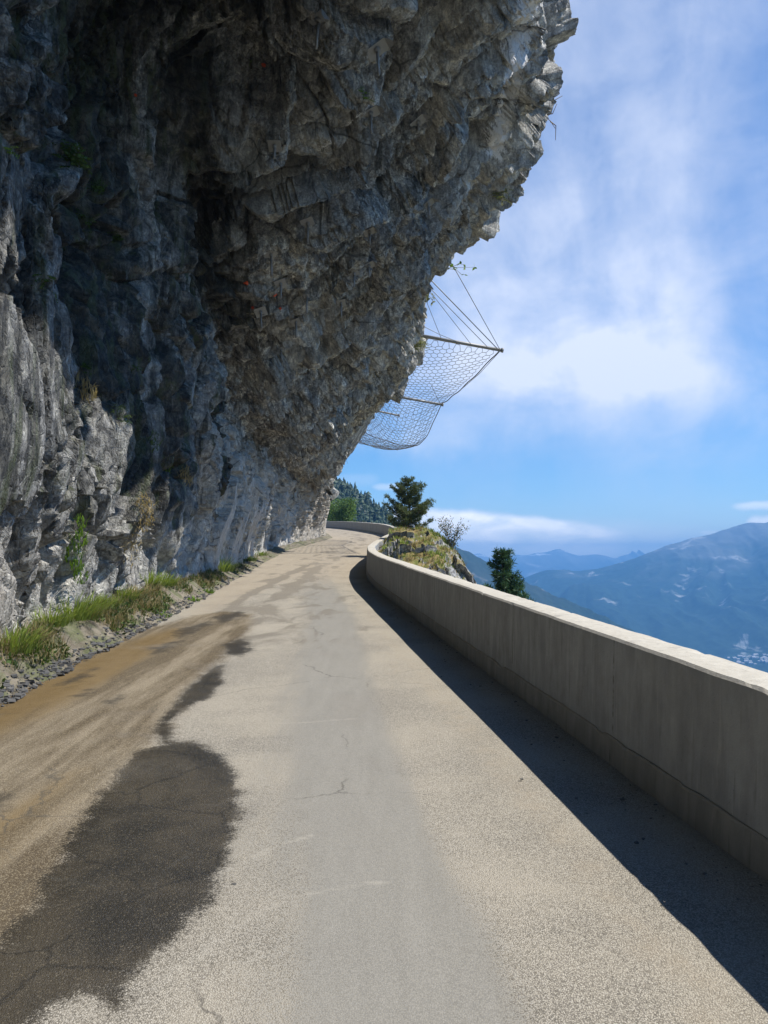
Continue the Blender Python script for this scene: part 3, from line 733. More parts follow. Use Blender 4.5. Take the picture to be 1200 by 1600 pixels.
# wooded hillside beyond the bend
hp = np.array([(380,640),(470,700),(515,733),(530,744),(550,757),(575,774),(595,787),(602,789),(612,801),(622,814),(640,828),(700,870)], float)
HD = 420.0
hx = (np.linspace(380, 700, 160)-600)/F*HD
hz = EYE+(880-pchip(hp[:, 0], hp[:, 1], np.linspace(380, 700, 160)))/F*HD
hv = np.linspace(-1, 1, 100)
HA = np.repeat(hx[:, None], 100, 1); HB = HD+np.where(hv < 0, hv*160, hv*120)[None]+0*HA
HZ = hz[:, None]-3.5-np.abs(hv)[None]*np.where(hv < 0, 62, 90)[None]+3.0*fbm(np.stack([HA/28, HB/28, HA*0], -1), 4, 560)*np.minimum(1, np.abs(hv)*4)[None]
def far_slope_mat():
    m, g, b = material('scree_slope'); p = g.pos()
    n = g.noise(p, .05, 6, .65, .5); n2 = g.noise(p, .5, 6, .7)
    hz_ = g.attr('high')
    c = g.mix(g.m('MULTIPLY', g.ss(n, .42, .58), g.ss(hz_, .55, .30)), (.035, .055, .025), (.36, .33, .29))
    c = g.mix(.8, c, g.mix(n2, (.35, .35, .35), (1.6, 1.6, 1.6)), 'MULTIPLY')
    g.put(b.inputs['Base Color'], c); b.inputs['Roughness'].default_value = 1
    return m
hs = grid_obj('wooded_slope', np.stack([HA, HB, HZ], -1), far_slope_mat(), smooth=True, attrs={'high': 1-np.abs(hv)[None]+0*HA})
tag(hs, 'steep scree and woodland slope beyond the road bend', 'slope', kind='structure')
M_FOREST = leaf_mat('forest_needles', (.022, .042, .022), (.06, .09, .045), .15)
fb = MB()
for k in range(3800):
    i = random.randrange(2, 158); j = random.randrange(8, 62)
    zrel = abs(hv[j])
    if zrel > .42 and random.random() < min(.93, (zrel-.42)*3.2): continue
    c = Vector((HA[i, j]+random.uniform(-2, 2), HB[i, j]+random.uniform(-2, 2), HZ[i, j]-.5))
    hgt = random.uniform(3.0, 6.5); r0 = hgt*random.uniform(.22, .36); tn = random.random()
    conif = random.random() < .65
    for L in range(4 if conif else 3):
        f0 = L/4 if conif else L/3
        z0 = c.z+hgt*(.12+f0*.8); rr = r0*((1-f0)**.8+.08) if conif else r0*1.2*math.sin(math.pi*(.25+.6*f0))
        nseg = 7; tip = Vector((c.x+random.uniform(-.2, .2), c.y, z0+hgt*(.34 if conif else .30)))
        ring = [Vector((c.x+math.cos(a)*rr*random.uniform(.6, 1.25), c.y+math.sin(a)*rr*random.uniform(.6, 1.25), z0+random.uniform(-.3, .3))) for a in [2*math.pi*q/nseg+random.random()*.4 for q in range(nseg)]]
        fb.add(ring+[tip], [(q, (q+1) % nseg, nseg) for q in range(nseg)], False, min(1, max(0, tn+random.uniform(-.35, .35))))
fo2 = fb.build('distant_forest', M_FOREST)
tag(fo2, 'dark far-off forest covering the slope past the bend', 'forest', kind='stuff')

# ------------------------------------------------------------------ plants
M_BARK = flat_mat('bark', (.10, .075, .055), .9, 0, .4, 12)
M_TWIG = flat_mat('dry_twig', (.22, .17, .12), .9, 0, .3, 30)
M_PINE = leaf_mat('pine_needles', (.022, .038, .018), (.17, .21, .095), .25)
M_PINE2 = leaf_mat('dark_pine_needles', (.014, .040, .022), (.09, .17, .075), .2)
M_LEAF = leaf_mat('broad_leaves', (.04, .09, .02), (.17, .26, .06), .3)
M_OLIVE = leaf_mat('small_olive_leaves', (.03, .042, .018), (.11, .13, .055), .2)
M_GRASS = leaf_mat('green_grass', (.07, .11, .02), (.30, .38, .08), .3)
M_DRY = leaf_mat('dry_grass', (.16, .12, .055), (.42, .34, .18), .25)
M_FERN = leaf_mat('fern_leaves', (.035, .09, .018), (.20, .32, .045), .3)
M_FERN2 = leaf_mat('shaded_fern_leaves', (.02, .045, .012), (.09, .14, .03), .25)
M_CRAG = leaf_mat('crag_shrub_leaves', (.10, .11, .04), (.30, .31, .14), .25)

def rnd_dir():
    v = Vector((random.gauss(0, 1), random.gauss(0, 1), random.gauss(0, 1))); return v.normalized()
def leaf(mb, c, d, ln, wd, tone):
    d = d.normalized(); s = d.cross(rnd_dir())
    if s.length < 1e-3: s = Vector((1, 0, 0))
    s = s.normalized()*wd*.5
    mb.add([c, c+d*ln*.45+s, c+d*ln, c+d*ln*.45-s], [(0, 1, 2, 3)], False, tone)
def needle_tuft(mb, c, d, ln, n, tone):
    for _ in range(n):
        dd = (d*.55+rnd_dir()*.75); leaf(mb, c+rnd_dir()*ln*.15, dd, ln*random.uniform(.7, 1.1), ln*.14, min(1, max(0, tone+random.uniform(-.25, .25))))

def pine(name, base, height, levels, spread, mat, label, lean=0.0, tl=.16, profile=None, seed=1, bare_side=0):
    st = random.getstate(); random.seed(seed)
    root = empty(name, base); tag(root, label, 'tree')
    tr = MB(); cr = MB()
    def tp(f): return Vector((lean*height*f*f+.04*height*math.sin(5*f), .03*height*math.sin(7*f+1), height*f))
    tr.tube([tp(i/9)-Vector((0, 0, .25 if i == 0 else 0)) for i in range(10)], [.035*height*(1-.85*i/9)*.7+.004 for i in range(10)], 7)
    profile = profile or (lambda f: 1-f)
    for L in range(levels):
        f = .12+.86*L/(levels-1); nb = 5 if f < .8 else 4
        a0 = random.random()*6.28
        for k in range(nb):
            a = a0+k*6.283/nb+random.uniform(-.5, .5); R = spread*profile(f)*random.uniform(.55, 1.15)
            if R < .04*height*.5: R = .04*height
            p0 = tp(f); pts = []
            rise = random.uniform(.0, .28)
            for i in range(5):
                t = i/4; pts.append(p0+Vector((math.cos(a)*R*t, math.sin(a)*R*t, R*(rise*t-.12*math.sin(t*3.1)+.22*t*t))))
            tr.tube(pts, [.010*height*(1-.8*i/4)*.6+.003 for i in range(5)], 4, False)
            tn = random.uniform(.25, .75)
            nt_ = max(4, int(R/(tl*.36)))
            for q in range(nt_):
                t = .25+.78*(q+random.random())/nt_
                ii = min(3, int(min(t, .999)*4)); pp = pts[ii].lerp(pts[ii+1], min(t, .999)*4-ii)
                for side in range(3):
                    off = Vector((-math.sin(a), math.cos(a), 0))*random.uniform(-1, 1)*R*.28*(1.1-t*.6)+Vector((0, 0, random.uniform(-.02, .10)*R))
                    dirv = Vector((math.cos(a)*.6, math.sin(a)*.6, .7))+off*1.5
                    needle_tuft(cr, pp+off, dirv.normalized(), tl*random.uniform(.75, 1.2), 9, tn)
    needle_tuft(cr, tp(1.0), Vector((0, 0, 1)), tl*1.1, 14, .6)
    tr.build('trunk', M_BARK, root); cr.build('crown', mat, root)
    random.setstate(st); return root

def gz(x, y):
    """height of the land outside the wall"""
    hit, loc, nrm, i = knoll.ray_cast(Vector((x, y, 300)), Vector((0, 0, -1)))
    return loc.z if hit else near_ground(np.array(x), np.array(y))+K*y
bpy.context.view_layer.update()
px, pyY = 1.10, 36.5
pb = gz(px, pyY)
ptop = at_px(650, 751, pyY).z
pine('pine_tree', (px, pyY, pb), ptop-pb, 13, 1.32, M_PINE, 'broad wind-shaped pine standing on top of the rocky knoll', .05, .17, lambda f: (1.0 if f < .3 else 1.0-.62*(f-.3)/.7)*(.85+.3*math.sin(f*19)), 21)
sx, sy = (793-600)/F*27, 27.0
stop = at_px(792, 862, sy).z; sbz = gz(sx, sy)
pine('pine_tree', (sx, sy, sbz), stop-sbz, 22, .80, M_PINE2, 'slim dark young pine rising from below the parapet', .0, .20, lambda f: (.35+1.1*(1-f)**.9)*(.7+.5*math.sin(f*31)**2), 33)

def leafy(name, base, height, width, n_stems, n_leaf, lsize, mat, label, cat='shrub', openness=.5, seed=1, leafcol=None, stems=True):
    st = random.getstate(); random.seed(seed)
    root = empty(name, base); tag(root, label, cat)
    tr = MB(); cr = MB()
    tips = []
    for k in range(n_stems):
        a = random.random()*6.283; r = width*.5*random.random()**.5; h = height*random.uniform(.55, 1.0)
        pts = [Vector((math.cos(a)*r*t**1.4, math.sin(a)*r*t**1.4, h*t))+Vector((random.uniform(-1, 1), random.uniform(-1, 1), 0))*.03*height*t for t in (0, .3, .6, .85, 1)]
        pts[0].z -= .15
        tr.tube(pts, [.012*height, .009*height, .006*height, .004*height, .002*height], 5, False)
        for i in range(1, 5):
            for _ in range(3):
                d = (rnd_dir()+Vector((math.cos(a)*.6, math.sin(a)*.6, .4))).normalized()*height*random.uniform(.08, .22)
                q = pts[i]; tr.tube([q, q+d*.5+Vector((0, 0, .01)), q+d], [.004*height, .003*height, .0015*height], 4, False); tips.append((q, d))
    for q, d in tips:
        tn = random.uniform(.2, .8)
        for _ in range(n_leaf):
            c = q+d*random.uniform(.2, 1.05)+rnd_dir()*height*.05*openness
            leaf(cr, c, rnd_dir()+Vector((0, 0, .3)), lsize*random.uniform(.6, 1.2), lsize*.5, min(1, max(0, tn+random.uniform(-.25, .25))))
    if stems: tr.build('stems', M_TWIG if cat != 'tree' else M_BARK, root)
    cr.build('leaves', mat, root)
    random.setstate(st); return root

qx, qy = (706-600)/F*32.5, 32.5
leafy('shrub', (qx, qy, gz(qx, qy)-.1), at_px(706, 812, qy).z-gz(qx, qy)+.1, 1.15, 13, 5, .085, M_OLIVE, 'open airy grey-leaved shrub on the right flank of the knoll', 'shrub', 1.6, 44)
bx, by = (533-600)/F*118, 118.0
bzz = float(road_z(118.0))-1.2
leafy('broadleaf_tree', (bx, by, bzz), at_px(533, 784, by).z-bzz, 4.2, 30, 26, .34, M_LEAF, 'dense green leafy tree behind the far end of the parapet', 'tree', 2.2, 51)
leafy('broadleaf_tree', (bx+2.6, by+6, bzz-.6), 2.6, 2.6, 16, 18, .30, M_OLIVE, 'low grey-green bush beside the dense leafy tree at the bend', 'tree', 2.0, 52)

def blades(mb, c, n, r, h, droop, up=Vector((0, 0, 1)), w=.010, tone=.5, hang=False):
    for _ in range(n):
        a = random.random()*6.283; rr = r*random.random()**.6
        b = c+Vector((math.cos(a)*rr, math.sin(a)*rr, 0)) if not hang else c+rnd_dir()*r
        d = (up+Vector((math.cos(a), math.sin(a), 0))*random.uniform(.1, .6)+rnd_dir()*.15).normalized()
        ln = h*random.uniform(.5, 1.1); s = Vector((-math.sin(a), math.cos(a), 0))*w*random.uniform(.6, 1.2)
        pts = []; p = b.copy(); dd = d.copy()
        for i in range(4):
            pts.append(p.copy()); p = p+dd*ln/3; dd = (dd+Vector((0, 0, -droop))*random.uniform(.6, 1.2)).normalized()
        vs = [pts[0]-s, pts[0]+s, pts[1]-s*.85, pts[1]+s*.85, pts[2]-s*.6, pts[2]+s*.6, pts[3]]
        mb.add(vs, [(0, 1, 3, 2), (2, 3, 5, 4), (4, 5, 6)], False, min(1, max(0, tone+random.uniform(-.35, .35))))

# grass and dry scrub over the knoll (nobody could count it)
kb = MB(); kd = MB()
for _ in range(3400):
    Yk = random.uniform(26.5, 42); Xk = random.uniform(.0, 4.4)
    if Xk < float(wall_x(Yk))+.5: continue
    hit, loc, nrm, i = knoll.ray_cast(Vector((Xk, Yk, 60)), Vector((0, 0, -1)))
    if not hit or nrm.z < .55: continue
    patch = math.sin(Xk*3.1+1)+math.sin(Yk*1.7+Xk)+random.uniform(-1, 1)
    if patch < -.4: continue
    t = (kb if patch > .5 else kd)
    blades(t, loc-Vector((0, 0, .02)), 7, .10, random.uniform(.10, .24), .25, w=.014, tone=random.random())
tag(kb.build('knoll_grass', M_GRASS), 'green grass growing over the rocky knoll', 'grass', kind='stuff')
tag(kd.build('dry_grass', M_DRY), 'straw-coloured dry grass over the rocky knoll', 'grass', kind='stuff')

# ------------------------------------------------------------------ things placed on the cliff
def on_cliff(px_, py_px):
    d = Vector(((px_-600)/F, 1.0, (880-py_px)/F)).normalized()
    hit, loc, nrm, i = cliff.ray_cast(CAM, d)
    return (loc, nrm) if hit else (None, None)

def clump(name, px_, py_px, h, r, n, mat, label, cat='grass tuft', group=None, mode='up', tone=.55, drop=.0, w=.009):
    p, nrm = on_cliff(px_, py_px)
    if p is None: return None
    st = random.getstate(); random.seed(int(px_*7+py_px))
    mb = MB(); root_p = p-nrm*.05
    if mode == 'ground':
        hit, loc, nn, i = verge.ray_cast(Vector((p.x+.12, p.y-.05, p.z+3)), Vector((0, 0, -1)))
        root_p = loc if hit else p
    if mode == 'hang':
        for k in range(max(1, int(drop/.12))):
            blades(mb, Vector((random.uniform(-1, 1)*r*.6, random.uniform(-1, 1)*r*.6, -k*.12))+nrm*.16, int(n*1.8), r, h, .55, (nrm*.9+Vector((0, 0, .5))), w, tone, True)
    elif mode == 'fern':
        for _ in range(n):
            d = (nrm*1.0+Vector((random.gauss(0, .7), random.gauss(0, .7), .5+random.gauss(0, .35)))).normalized(); q = Vector((0, 0, 0))+rnd_dir()*r*.6
            for i in range(7):
                q = q+d*h/7; d = (d+Vector((0, 0, -.12))).normalized()
                for sgn in (-1, 1):
                    sd_ = d.cross(Vector((0, 0, 1))).normalized()*sgn+d*.5
                    leaf(mb, q, sd_, h*.24*(1-.6*i/7), h*.10, min(1, max(0, tone+random.uniform(-.3, .3))))
    else:
        blades(mb, Vector((0, 0, 0)), int(n*.8), r*1.1, h*.78, .42, Vector((.25, -.1, 1)), w, tone)
    o = mb.build(name, mat); o.location = root_p
    tag(o, label, cat, group); random.setstate(st); return o

GV = 'grass tufts along the foot of the cliff'
for a in [(12, 1035, .50, .22, 230, M_GRASS, 'bright leafy grass tuft at the left edge of the verge'),
          (70, 1000, .42, .20, 200, M_GRASS, 'arching green grass clump left of the biggest verge clump'),
          (108, 985, .58, .28, 330, M_GRASS, 'biggest arching green grass clump on the verge'),
          (138, 975, .40, .2, 200, M_GRASS, 'green grass clump just right of the biggest verge clump'),
          (158, 968, .34, .17, 160, M_GRASS, 'short green clump on the verge below the hanging green plant'),
          (182, 960, .42, .24, 200, M_GRASS, 'broad yellowing grass clump halfway along the verge'),
          (205, 968, .30, .2, 140, M_DRY, 'dry straw tuft on the verge before the dark rock foot'),
          (40, 1040, .30, .2, 150, M_DRY, 'dry straw tuft among the nearest verge grass'),
          (120, 1012, .26, .22, 150, M_DRY, 'dry straw tuft in front of the biggest verge clump'),
          (228, 935, .62, .22, 210, M_GRASS, 'tall dark-green grass in the shade of the rock foot'),
          (252, 925, .50, .22, 150, M_GRASS, 'shaded grass clump right of the tall dark-green grass'),
          (345, 890, .80, .26, 190, M_GRASS, 'tall yellow-green weed clump where the verge narrows'),
          (383, 873, .40, .34, 170, M_GRASS, 'low yellow-green weeds just past the tall weed clump'),
          (404, 868, .35, .34, 150, M_GRASS, 'farthest low green weeds beside the pale rock foot')]:
    clump('grass_tuft', *a[:6], a[6], 'grass tuft', GV, 'ground', .6, w=.0055+.00025*max(0, (1100-a[1])/10))
# low weeds and dead stalks covering the bank (nobody could count them)
wg = MB(); wd = MB()
for _ in range(2300):
    Yw = 6.3+abs(random.gauss(0, 1))*11
    if Yw > 46: continue
    lo, hi = float(edge_x(Yw))-.10, float(cliff_foot(Yw))+.05
    tq = random.random()**.8; Xw = lo+(hi-lo)*tq
    if math.sin(Yw*2.3)+math.sin(Yw*.9+2)+1.6*tq+random.uniform(-.7, .7) < .35: continue
    hit, loc, nn, i = verge.ray_cast(Vector((Xw, Yw, 40)), Vector((0, 0, -1)))
    if not hit: continue
    if random.random() < .55:
        if random.random() < .5:
            for _k in range(9): leaf(wg, loc+rnd_dir()*.05+Vector((0, 0, .03)), rnd_dir()+Vector((0, 0, .5)), random.uniform(.04, .10), .035, random.random())
        else: blades(wg, loc, 8, .06, random.uniform(.08, .22), .5, w=.005, tone=random.random())
    else: blades(wd, loc, 9, .07, random.uniform(.10, .30), .4, w=.0035, tone=random.random())
tag(wg.build('verge_weeds', M_FERN2), 'low green weeds spread over the verge bank', 'weeds', kind='stuff')
tag(wd.build('dead_stalks', M_DRY), 'dry dead stalks spread over the verge bank', 'weeds', kind='stuff')
# creeping plants low on the road edge
CR = 'weeds at the edge of the asphalt'
for (wx_, wy_, lab) in [(310, 940, 'small bright weed at the asphalt edge, nearer of the pair'), (332, 928, 'small bright weed at the asphalt edge, farther of the pair'), (262, 965, 'tiny weed at the asphalt edge nearest the wet patch')]:
    gx, gy = ground_px(wx_, wy_); mb = MB()
    st = random.getstate(); random.seed(wx_)
    blades(mb, Vector((0, 0, 0)), 60, .16, .14, .6, w=.016, tone=.8); random.setstate(st)
    o = mb.build('weed', M_FERN); o.location = (gx-.1, gy, float(road_z(gy))+.0); tag(o, lab, 'weed', CR)
GC = 'plants growing on the cliff face'
for a in [(118, 255, .27, .13, 26, M_FERN2, 'large fern in the dark groove, highest of the ferns', 'fern', 'fern', 0),
          (152, 300, .24, .10, 14, M_FERN2, 'small yellowish fern right of the large fern', 'fern', 'fern', 0),
          (133, 345, .22, .10, 14, M_FERN2, 'small dark fern below the large fern', 'fern', 'fern', 0),
          (182, 372, .22, .11, 22, M_FERN2, 'bushy fern in the groove, lowest of the upper ferns', 'fern', 'fern', 0),
          (10, 235, .14, .06, 10, M_FERN, 'tiny leaf sprig at the left edge of the cliff', 'fern', 'fern', 0),
          (75, 440, .20, .08, 12, M_FERN2, 'small green sprig on the left rock column', 'fern', 'fern', 0),
          (135, 575, .17, .10, 18, M_FERN2, 'green sprig above the dry hanging tuft', 'fern', 'fern', 0),
          (212, 577, .16, .07, 10, M_FERN2, 'little green sprig right of the dry hanging tuft', 'fern', 'fern', 0),
          (132, 615, .24, .10, 18, M_DRY, 'dry yellow tuft hanging in the middle of the wall', 'hanging plant', 'hang', .36),
          (180, 640, .16, .08, 14, M_FERN2, 'thin green tuft hanging in the shaded middle of the wall', 'hanging plant', 'hang', .24),
          (235, 690, .24, .12, 18, M_FERN2, 'dark spreading grass tuft above the hanging grass strand', 'hanging plant', 'hang', .3),
          (262, 735, .26, .10, 18, M_GRASS, 'long hanging grass strand on the lower wall', 'hanging plant', 'hang', .85),
          (228, 790, .30, .14, 24, M_DRY, 'dry root-like strand below the dark grass tuft', 'hanging plant', 'hang', .5),
          (290, 740, .26, .10, 20, M_DRY, 'pale dry strand right of the long hanging grass', 'hanging plant', 'hang', .4),
          (120, 830, .17, .09, 22, M_FERN, 'long bright green plant trailing down above the verge', 'hanging plant', 'hang', .85),
          (205, 835, .26, .14, 16, M_DRY, 'tangle of dry roots hanging low on the wall', 'hanging plant', 'hang', .5),
          (568, 152, .20, .10, 12, M_FERN, 'yellow-green tuft growing on the rock roof', 'fern', 'fern', 0),
          (391, 98, .10, .05, 8, M_FERN, 'tiny bright green speck of leaves on the roof near the dark hole', 'fern', 'fern', 0),
          (783, 305, .42, .22, 34, M_CRAG, 'olive shrub hanging near the rim of the overhang', 'crag shrub', 'fern', 0),
          (648, 540, .55, .36, 60, M_CRAG, 'rounded olive shrub on the rock nose beside the net', 'crag shrub', 'fern', 0),
          (655, 572, .30, .20, 26, M_CRAG, 'small brownish shrub just under the rounded olive shrub', 'crag shrub', 'fern', 0)]:
    nm = {'fern': 'fern', 'hanging plant': 'hanging_plant', 'crag shrub': 'crag_shrub'}[a[7]]
    clump(nm, *a[:6], a[6], a[7], GC, a[8], .62, a[9], .009 if a[7] == 'hanging plant' else .01)

# sprig on the rim (712,418) and dead branches, hanging creepers
def sprig(name, px_, py_px, Yd, pts, mat_leaf, label, cat, leaves=0, r=.012):
    st = random.getstate(); random.seed(int(px_))
    base = at_px(px_, py_px, Yd); root = empty(name, base); tag(root, label, cat)
    tw = MB(); lv = MB()
    for line_ in pts:
        q = [Vector((dx/F*Yd, random.uniform(-.1, .1)*i, -dy/F*Yd)) for i, (dx, dy) in enumerate(line_)]
        tw.tube(q, [r*(1-.6*i/(len(q)-1)) for i in range(len(q))], 5, True)
        for _ in range(leaves):
            i = random.randrange(len(q)-1); c = q[i].lerp(q[i+1], random.random())
            leaf(lv, c, rnd_dir(), .17, .10, random.uniform(.3, 1))
    tw.build('twigs', M_TWIG, root)
    if leaves: lv.build('leaves', mat_leaf, root)
    random.setstate(st); return root
sprig('rim_plant', 700, 421, 31.5, [[(-8, 4), (4, -3), (16, -4), (30, -6), (44, -5)], [(0, -1), (12, 1), (22, 6), (28, 10)], [(4, -3), (18, -10), (28, -8)]], M_FERN, 'leafy sprig sticking out from the rim above the net cables', 'plant', 9)
sprig('dead_branch', 840, 168, 23.3, [[(-16, -12), (0, -2), (10, 12), (20, 22), (26, 36)], [(0, -4), (12, -8), (24, -10), (38, -16)], [(10, 12), (24, 8), (28, 0)], [(-2, -2), (-6, 20), (2, 14)], [(20, 22), (28, 30), (30, 46)]], None, 'bare dead branch dangling from the rim of the overhang', 'branch', 0, .020)
sprig('hanging_creeper', 536, 690, 49.5, [[(0, -8), (1, 10), (-2, 26), (-5, 36)], [(1, 2), (3, 20), (7, 34)], [(-8, 6), (-10, 22), (-12, 40)]], None, 'thin bare creeper hanging from the overhang beside the bend', 'creeper', 0, .018)
sprig('cliff_twig', 12, 258, 8.3, [[(-20, 8), (0, 0), (18, 2), (30, 12)], [(0, 0), (6, -12), (8, -20)]], None, 'thin pale twig curving from the left edge of the cliff', 'twig', 0, .008)
sprig('rim_tuft', 664, 456, 34.4, [[(-4, -6), (4, 2), (12, 14), (8, 22)], [(-2, -2), (10, 4), (16, 12)], [(-2, 0), (2, 10), (4, 18)]], M_CRAG, 'wispy green tuft hanging where the cables meet the rock', 'plant', 14)

# ------------------------------------------------------------------ rock bolts
M_STEEL = flat_mat('galvanised_steel', (.27, .27, .262), .55, .35, .25, 14)
M_DARKSTEEL = flat_mat('dull_steel_rod', (.26, .255, .245), .6, .4, .3, 14)
M_CABLE = flat_mat('steel_cable', (.20, .20, .20), .5, .5, .2, 8)
M_PAINT = flat_mat('orange_marker_paint', (.65, .10, .04), .8, 0, .2, 8)
GB = 'rock bolts in the roof of the overhang'
def rock_bolt(px_, py_px, plate, rod, label, turn=0.0, fold=False):
    p, nrm = on_cliff(px_, py_px)
    if p is None: return
    st = random.getstate(); random.seed(int(px_+3*py_px))
    root = empty('rock_bolt', p); tag(root, label, 'rock bolt', GB)
    n = (nrm*.55+Vector((.06, -.12, -.75))).normalized()
    a = n.cross(Vector((0, 1, 0))).normalized(); b = n.cross(a).normalized()
    a, b = a*math.cos(turn)+b*math.sin(turn), b*math.cos(turn)-a*math.sin(turn)
    M = Matrix((a, b, n)).transposed()
    q = MB(); q.box(n*.05, (plate, plate*(.55 if fold else .85), .018), M)
    if fold:
        e = a*plate*.5+n*.05
        q.add([e-b*plate*.27, e+b*plate*.27, e+b*plate*.20+a*plate*.22+n*.16, e-b*plate*.02+a*plate*.25+n*.18,
               e-b*plate*.27+n*.012, e+b*plate*.27+n*.012, e+b*plate*.20+a*plate*.22+n*.172, e-b*plate*.02+a*plate*.25+n*.192], [(0,3,2,1),(4,5,6,7),(0,1,5,4),(1,2,6,5),(2,3,7,6),(3,0,4,7)])
    q.build('plate', M_STEEL, root)
    q = MB(); q.tube([n*-.15, n*.10], plate*.16, 6); q.build('nut', M_DARKSTEEL, root)
    q = MB(); d = (n*.25+Vector((0, 0, -1))).normalized(); q.tube([n*.06, n*.06+d*rod*.5, n*.06+d*rod], [.026, .024, .024], 8); q.build('rod', M_DARKSTEEL, root)
    random.setstate(st)
for a in [(500, 28, .36, .50, 'folded steel plate bolt highest on the roof', .9, True),
          (588, 76, .38, .46, 'folded steel plate bolt below and right of the highest bolt', .3, True),
          (578, 176, .36, .42, 'folded plate bolt beside the yellow-green roof tuft', .25, True),
          (652, 190, .34, .20, 'small folded plate bolt on the roof toward the white streak', .4, True),
          (430, 226, .26, .26, 'square plate bolt below the pale ledge left of centre', .1, False),
          (481, 348, .30, .46, 'square plate bolt with long rod in mid roof', .3, False),
          (423, 396, .28, .52, 'diamond-set plate bolt with the longest rod, left of mid roof', .78, False),
          (438, 442, .28, .34, 'pale plate bolt between the orange paint dots', .1, False),
          (407, 486, .30, .42, 'plate bolt lowest on the left of the roof, above a dark slot', .0, False),
          (479, 461, .14, .48, 'bolt showing a bare rod and hardly any plate', .2, False),
          (463, 502, .24, .42, 'small plate bolt right of the dark slot', .4, False),
          (667, 318, .34, .34, 'folded plate bolt on the right side of the roof below the olive shrub', .2, True),
          (577, 361, .28, .34, 'upper of the two folded bolts left of the rim notch', .3, True),
          (576, 414, .30, .30, 'lower of the two folded bolts left of the rim notch', .3, True),
          (553, 426, .26, .36, 'small bolt just left of the lower folded bolt', .5, False),
          (533, 472, .24, .40, 'thin plate bolt in the dark hollow left of the net', .1, False),
          (438, 545, .22, .40, 'lowest bolt in the roof, a dark rod against brown rock', .1, False),
          (521, 647, .30, .10, 'left pale square plate on the smooth far flank', .1, False),
          (565, 648, .30, .10, 'right pale square plate on the smooth far flank', .1, False)]:
    rock_bolt(*a)
GP = 'orange survey paint dots on the roof'
for (px_, py_px, r_, lab) in [(384, 443, .10, 'orange paint dot left of the pale plate bolt'), (430, 461, .10, 'orange paint dot just below the pale plate bolt'), (438, 482, .07, 'small red paint dot below the other two dots'), (412, 102, .08, 'orange paint dot high on the roof by the green speck'), (212, 149, .06, 'faint orange dot in the dark groove'), (395, 481, .07, 'red paint dab beside the bolt over the dark slot')]:
    p, nrm = on_cliff(px_, py_px)
    if p is None: continue
    st = random.getstate(); random.seed(int(px_))
    a = nrm.cross(Vector((0, 0, 1))).normalized(); b = nrm.cross(a); mb = MB(); vs = []
    for lay in (-.10, .012):
        for k in range(11):
            rr = r_*.55*random.uniform(.6, 1.15); an = 2*math.pi*k/11; vs.append(nrm*lay+a*math.cos(an)*rr+b*math.sin(an)*rr)
    mb.add(vs, [tuple(range(11, 22)), tuple(range(11))[::-1]]+[(k, (k+1) % 11, 11+(k+1) % 11, 11+k) for k in range(11)])
    o = mb.build('paint_mark', M_PAINT); o.location = p; tag(o, lab, 'paint mark', GP); random.setstate(st)

# ------------------------------------------------------------------ rockfall catch net
T1, R1 = at_px(783, 547, 38.5), at_px(628, 519, 38.5)
T2, R2 = at_px(690, 632, 46.0), at_px(590, 614, 46.0)
T3, R3_ = at_px(622, 649, 51.0), at_px(565, 637, 51.0)
net = empty('catch_net', tuple(R2)); tag(net, 'rockfall catch net on steel poles jutting from the cliff above the bend', 'safety net')
def npart(mb, name, mat):
    o = mb.build(name, mat); o.parent = net; o.matrix_parent_inverse = Matrix.Translation(-net.location); return o
for (a, b, r) in ((R1, T1, .085), (R2, T2, .075), (R3_, T3, .06)):
    q = MB(); q.tube([a, a.lerp(b, .5), b], r, 10); q.tube([b, b+(b-a).normalized()*.12], r*1.35, 10); npart(q, 'pole', M_STEEL)
# net surface: u along the cliff (pole 1 -> pole 2 -> pole 3 -> far end), v from cliff to outer rope
RE, TE = at_px(520, 648, 55.0), at_px(560, 672, 55.0)
uK = [0, 1, 1.62, 2.4]
def col3(pts, u_): return Vector([float(pchip(uK, [p[i] for p in pts], u_)) for i in range(3)])
inner = [R1+Vector((.3, 0, -.1)), R2+Vector((0, 0, -.1)), R3_+Vector((0, 0, -.2)), RE]
outer = [T1+Vector((-.12, 0, -.05)), T2, T3+Vector((1.35, 0, -1.0)), TE]
def S(u_, v_):
    a = col3(inner, u_); b = col3(outer, u_)
    sag_o = -.42*math.sin(math.pi*min(u_, 1.0))*1.0 if u_ < 1 else -.95*math.sin(math.pi*min(1, (u_-1)/1.4))
    b = b+Vector((-.25*math.sin(math.pi*min(u_, 1.0)), 0, sag_o))
    p = a.lerp(b, v_); p.z -= (.25+.9*sstep(.7, 1.5, u_))*math.sin(math.pi*v_)*(1.0 if u_ > .02 else .2)
    p += Vector((0, 0, .03*math.sin(u_*23+v_*17)))
    return p
nb_ = MB(); hs_ = .18
edges = set(); verts = {}
def hexv(i, j): return (i, j)
Lu, Lv = 16.5, 4.4
seen = set()
for r_ in range(-1, int(Lv/(1.5*hs_))+2):
    for c_ in range(-1, int(Lu/(hs_*1.732))+2):
        cx_ = hs_*1.732*(c_+.5*(r_ & 1)); cy_ = hs_*1.5*r_
        cor = [(round(cx_+hs_*math.cos(math.radians(60*k+30)), 3), round(cy_+hs_*math.sin(math.radians(60*k+30)), 3)) for k in range(6)]
        for k in range(6):
            e = tuple(sorted((cor[k], cor[(k+1) % 6])))
            if e in seen: continue
            seen.add(e)
            if any(not (-.001 <= q[0] <= Lu and -.001 <= q[1] <= Lv) for q in e): continue
            jit = [S(q[0]/Lu*2.4, min(1, q[1]/Lv)) for q in e]
            nb_.tube(jit, .0135, 3, False)
npart(nb_, 'netting', M_CABLE)
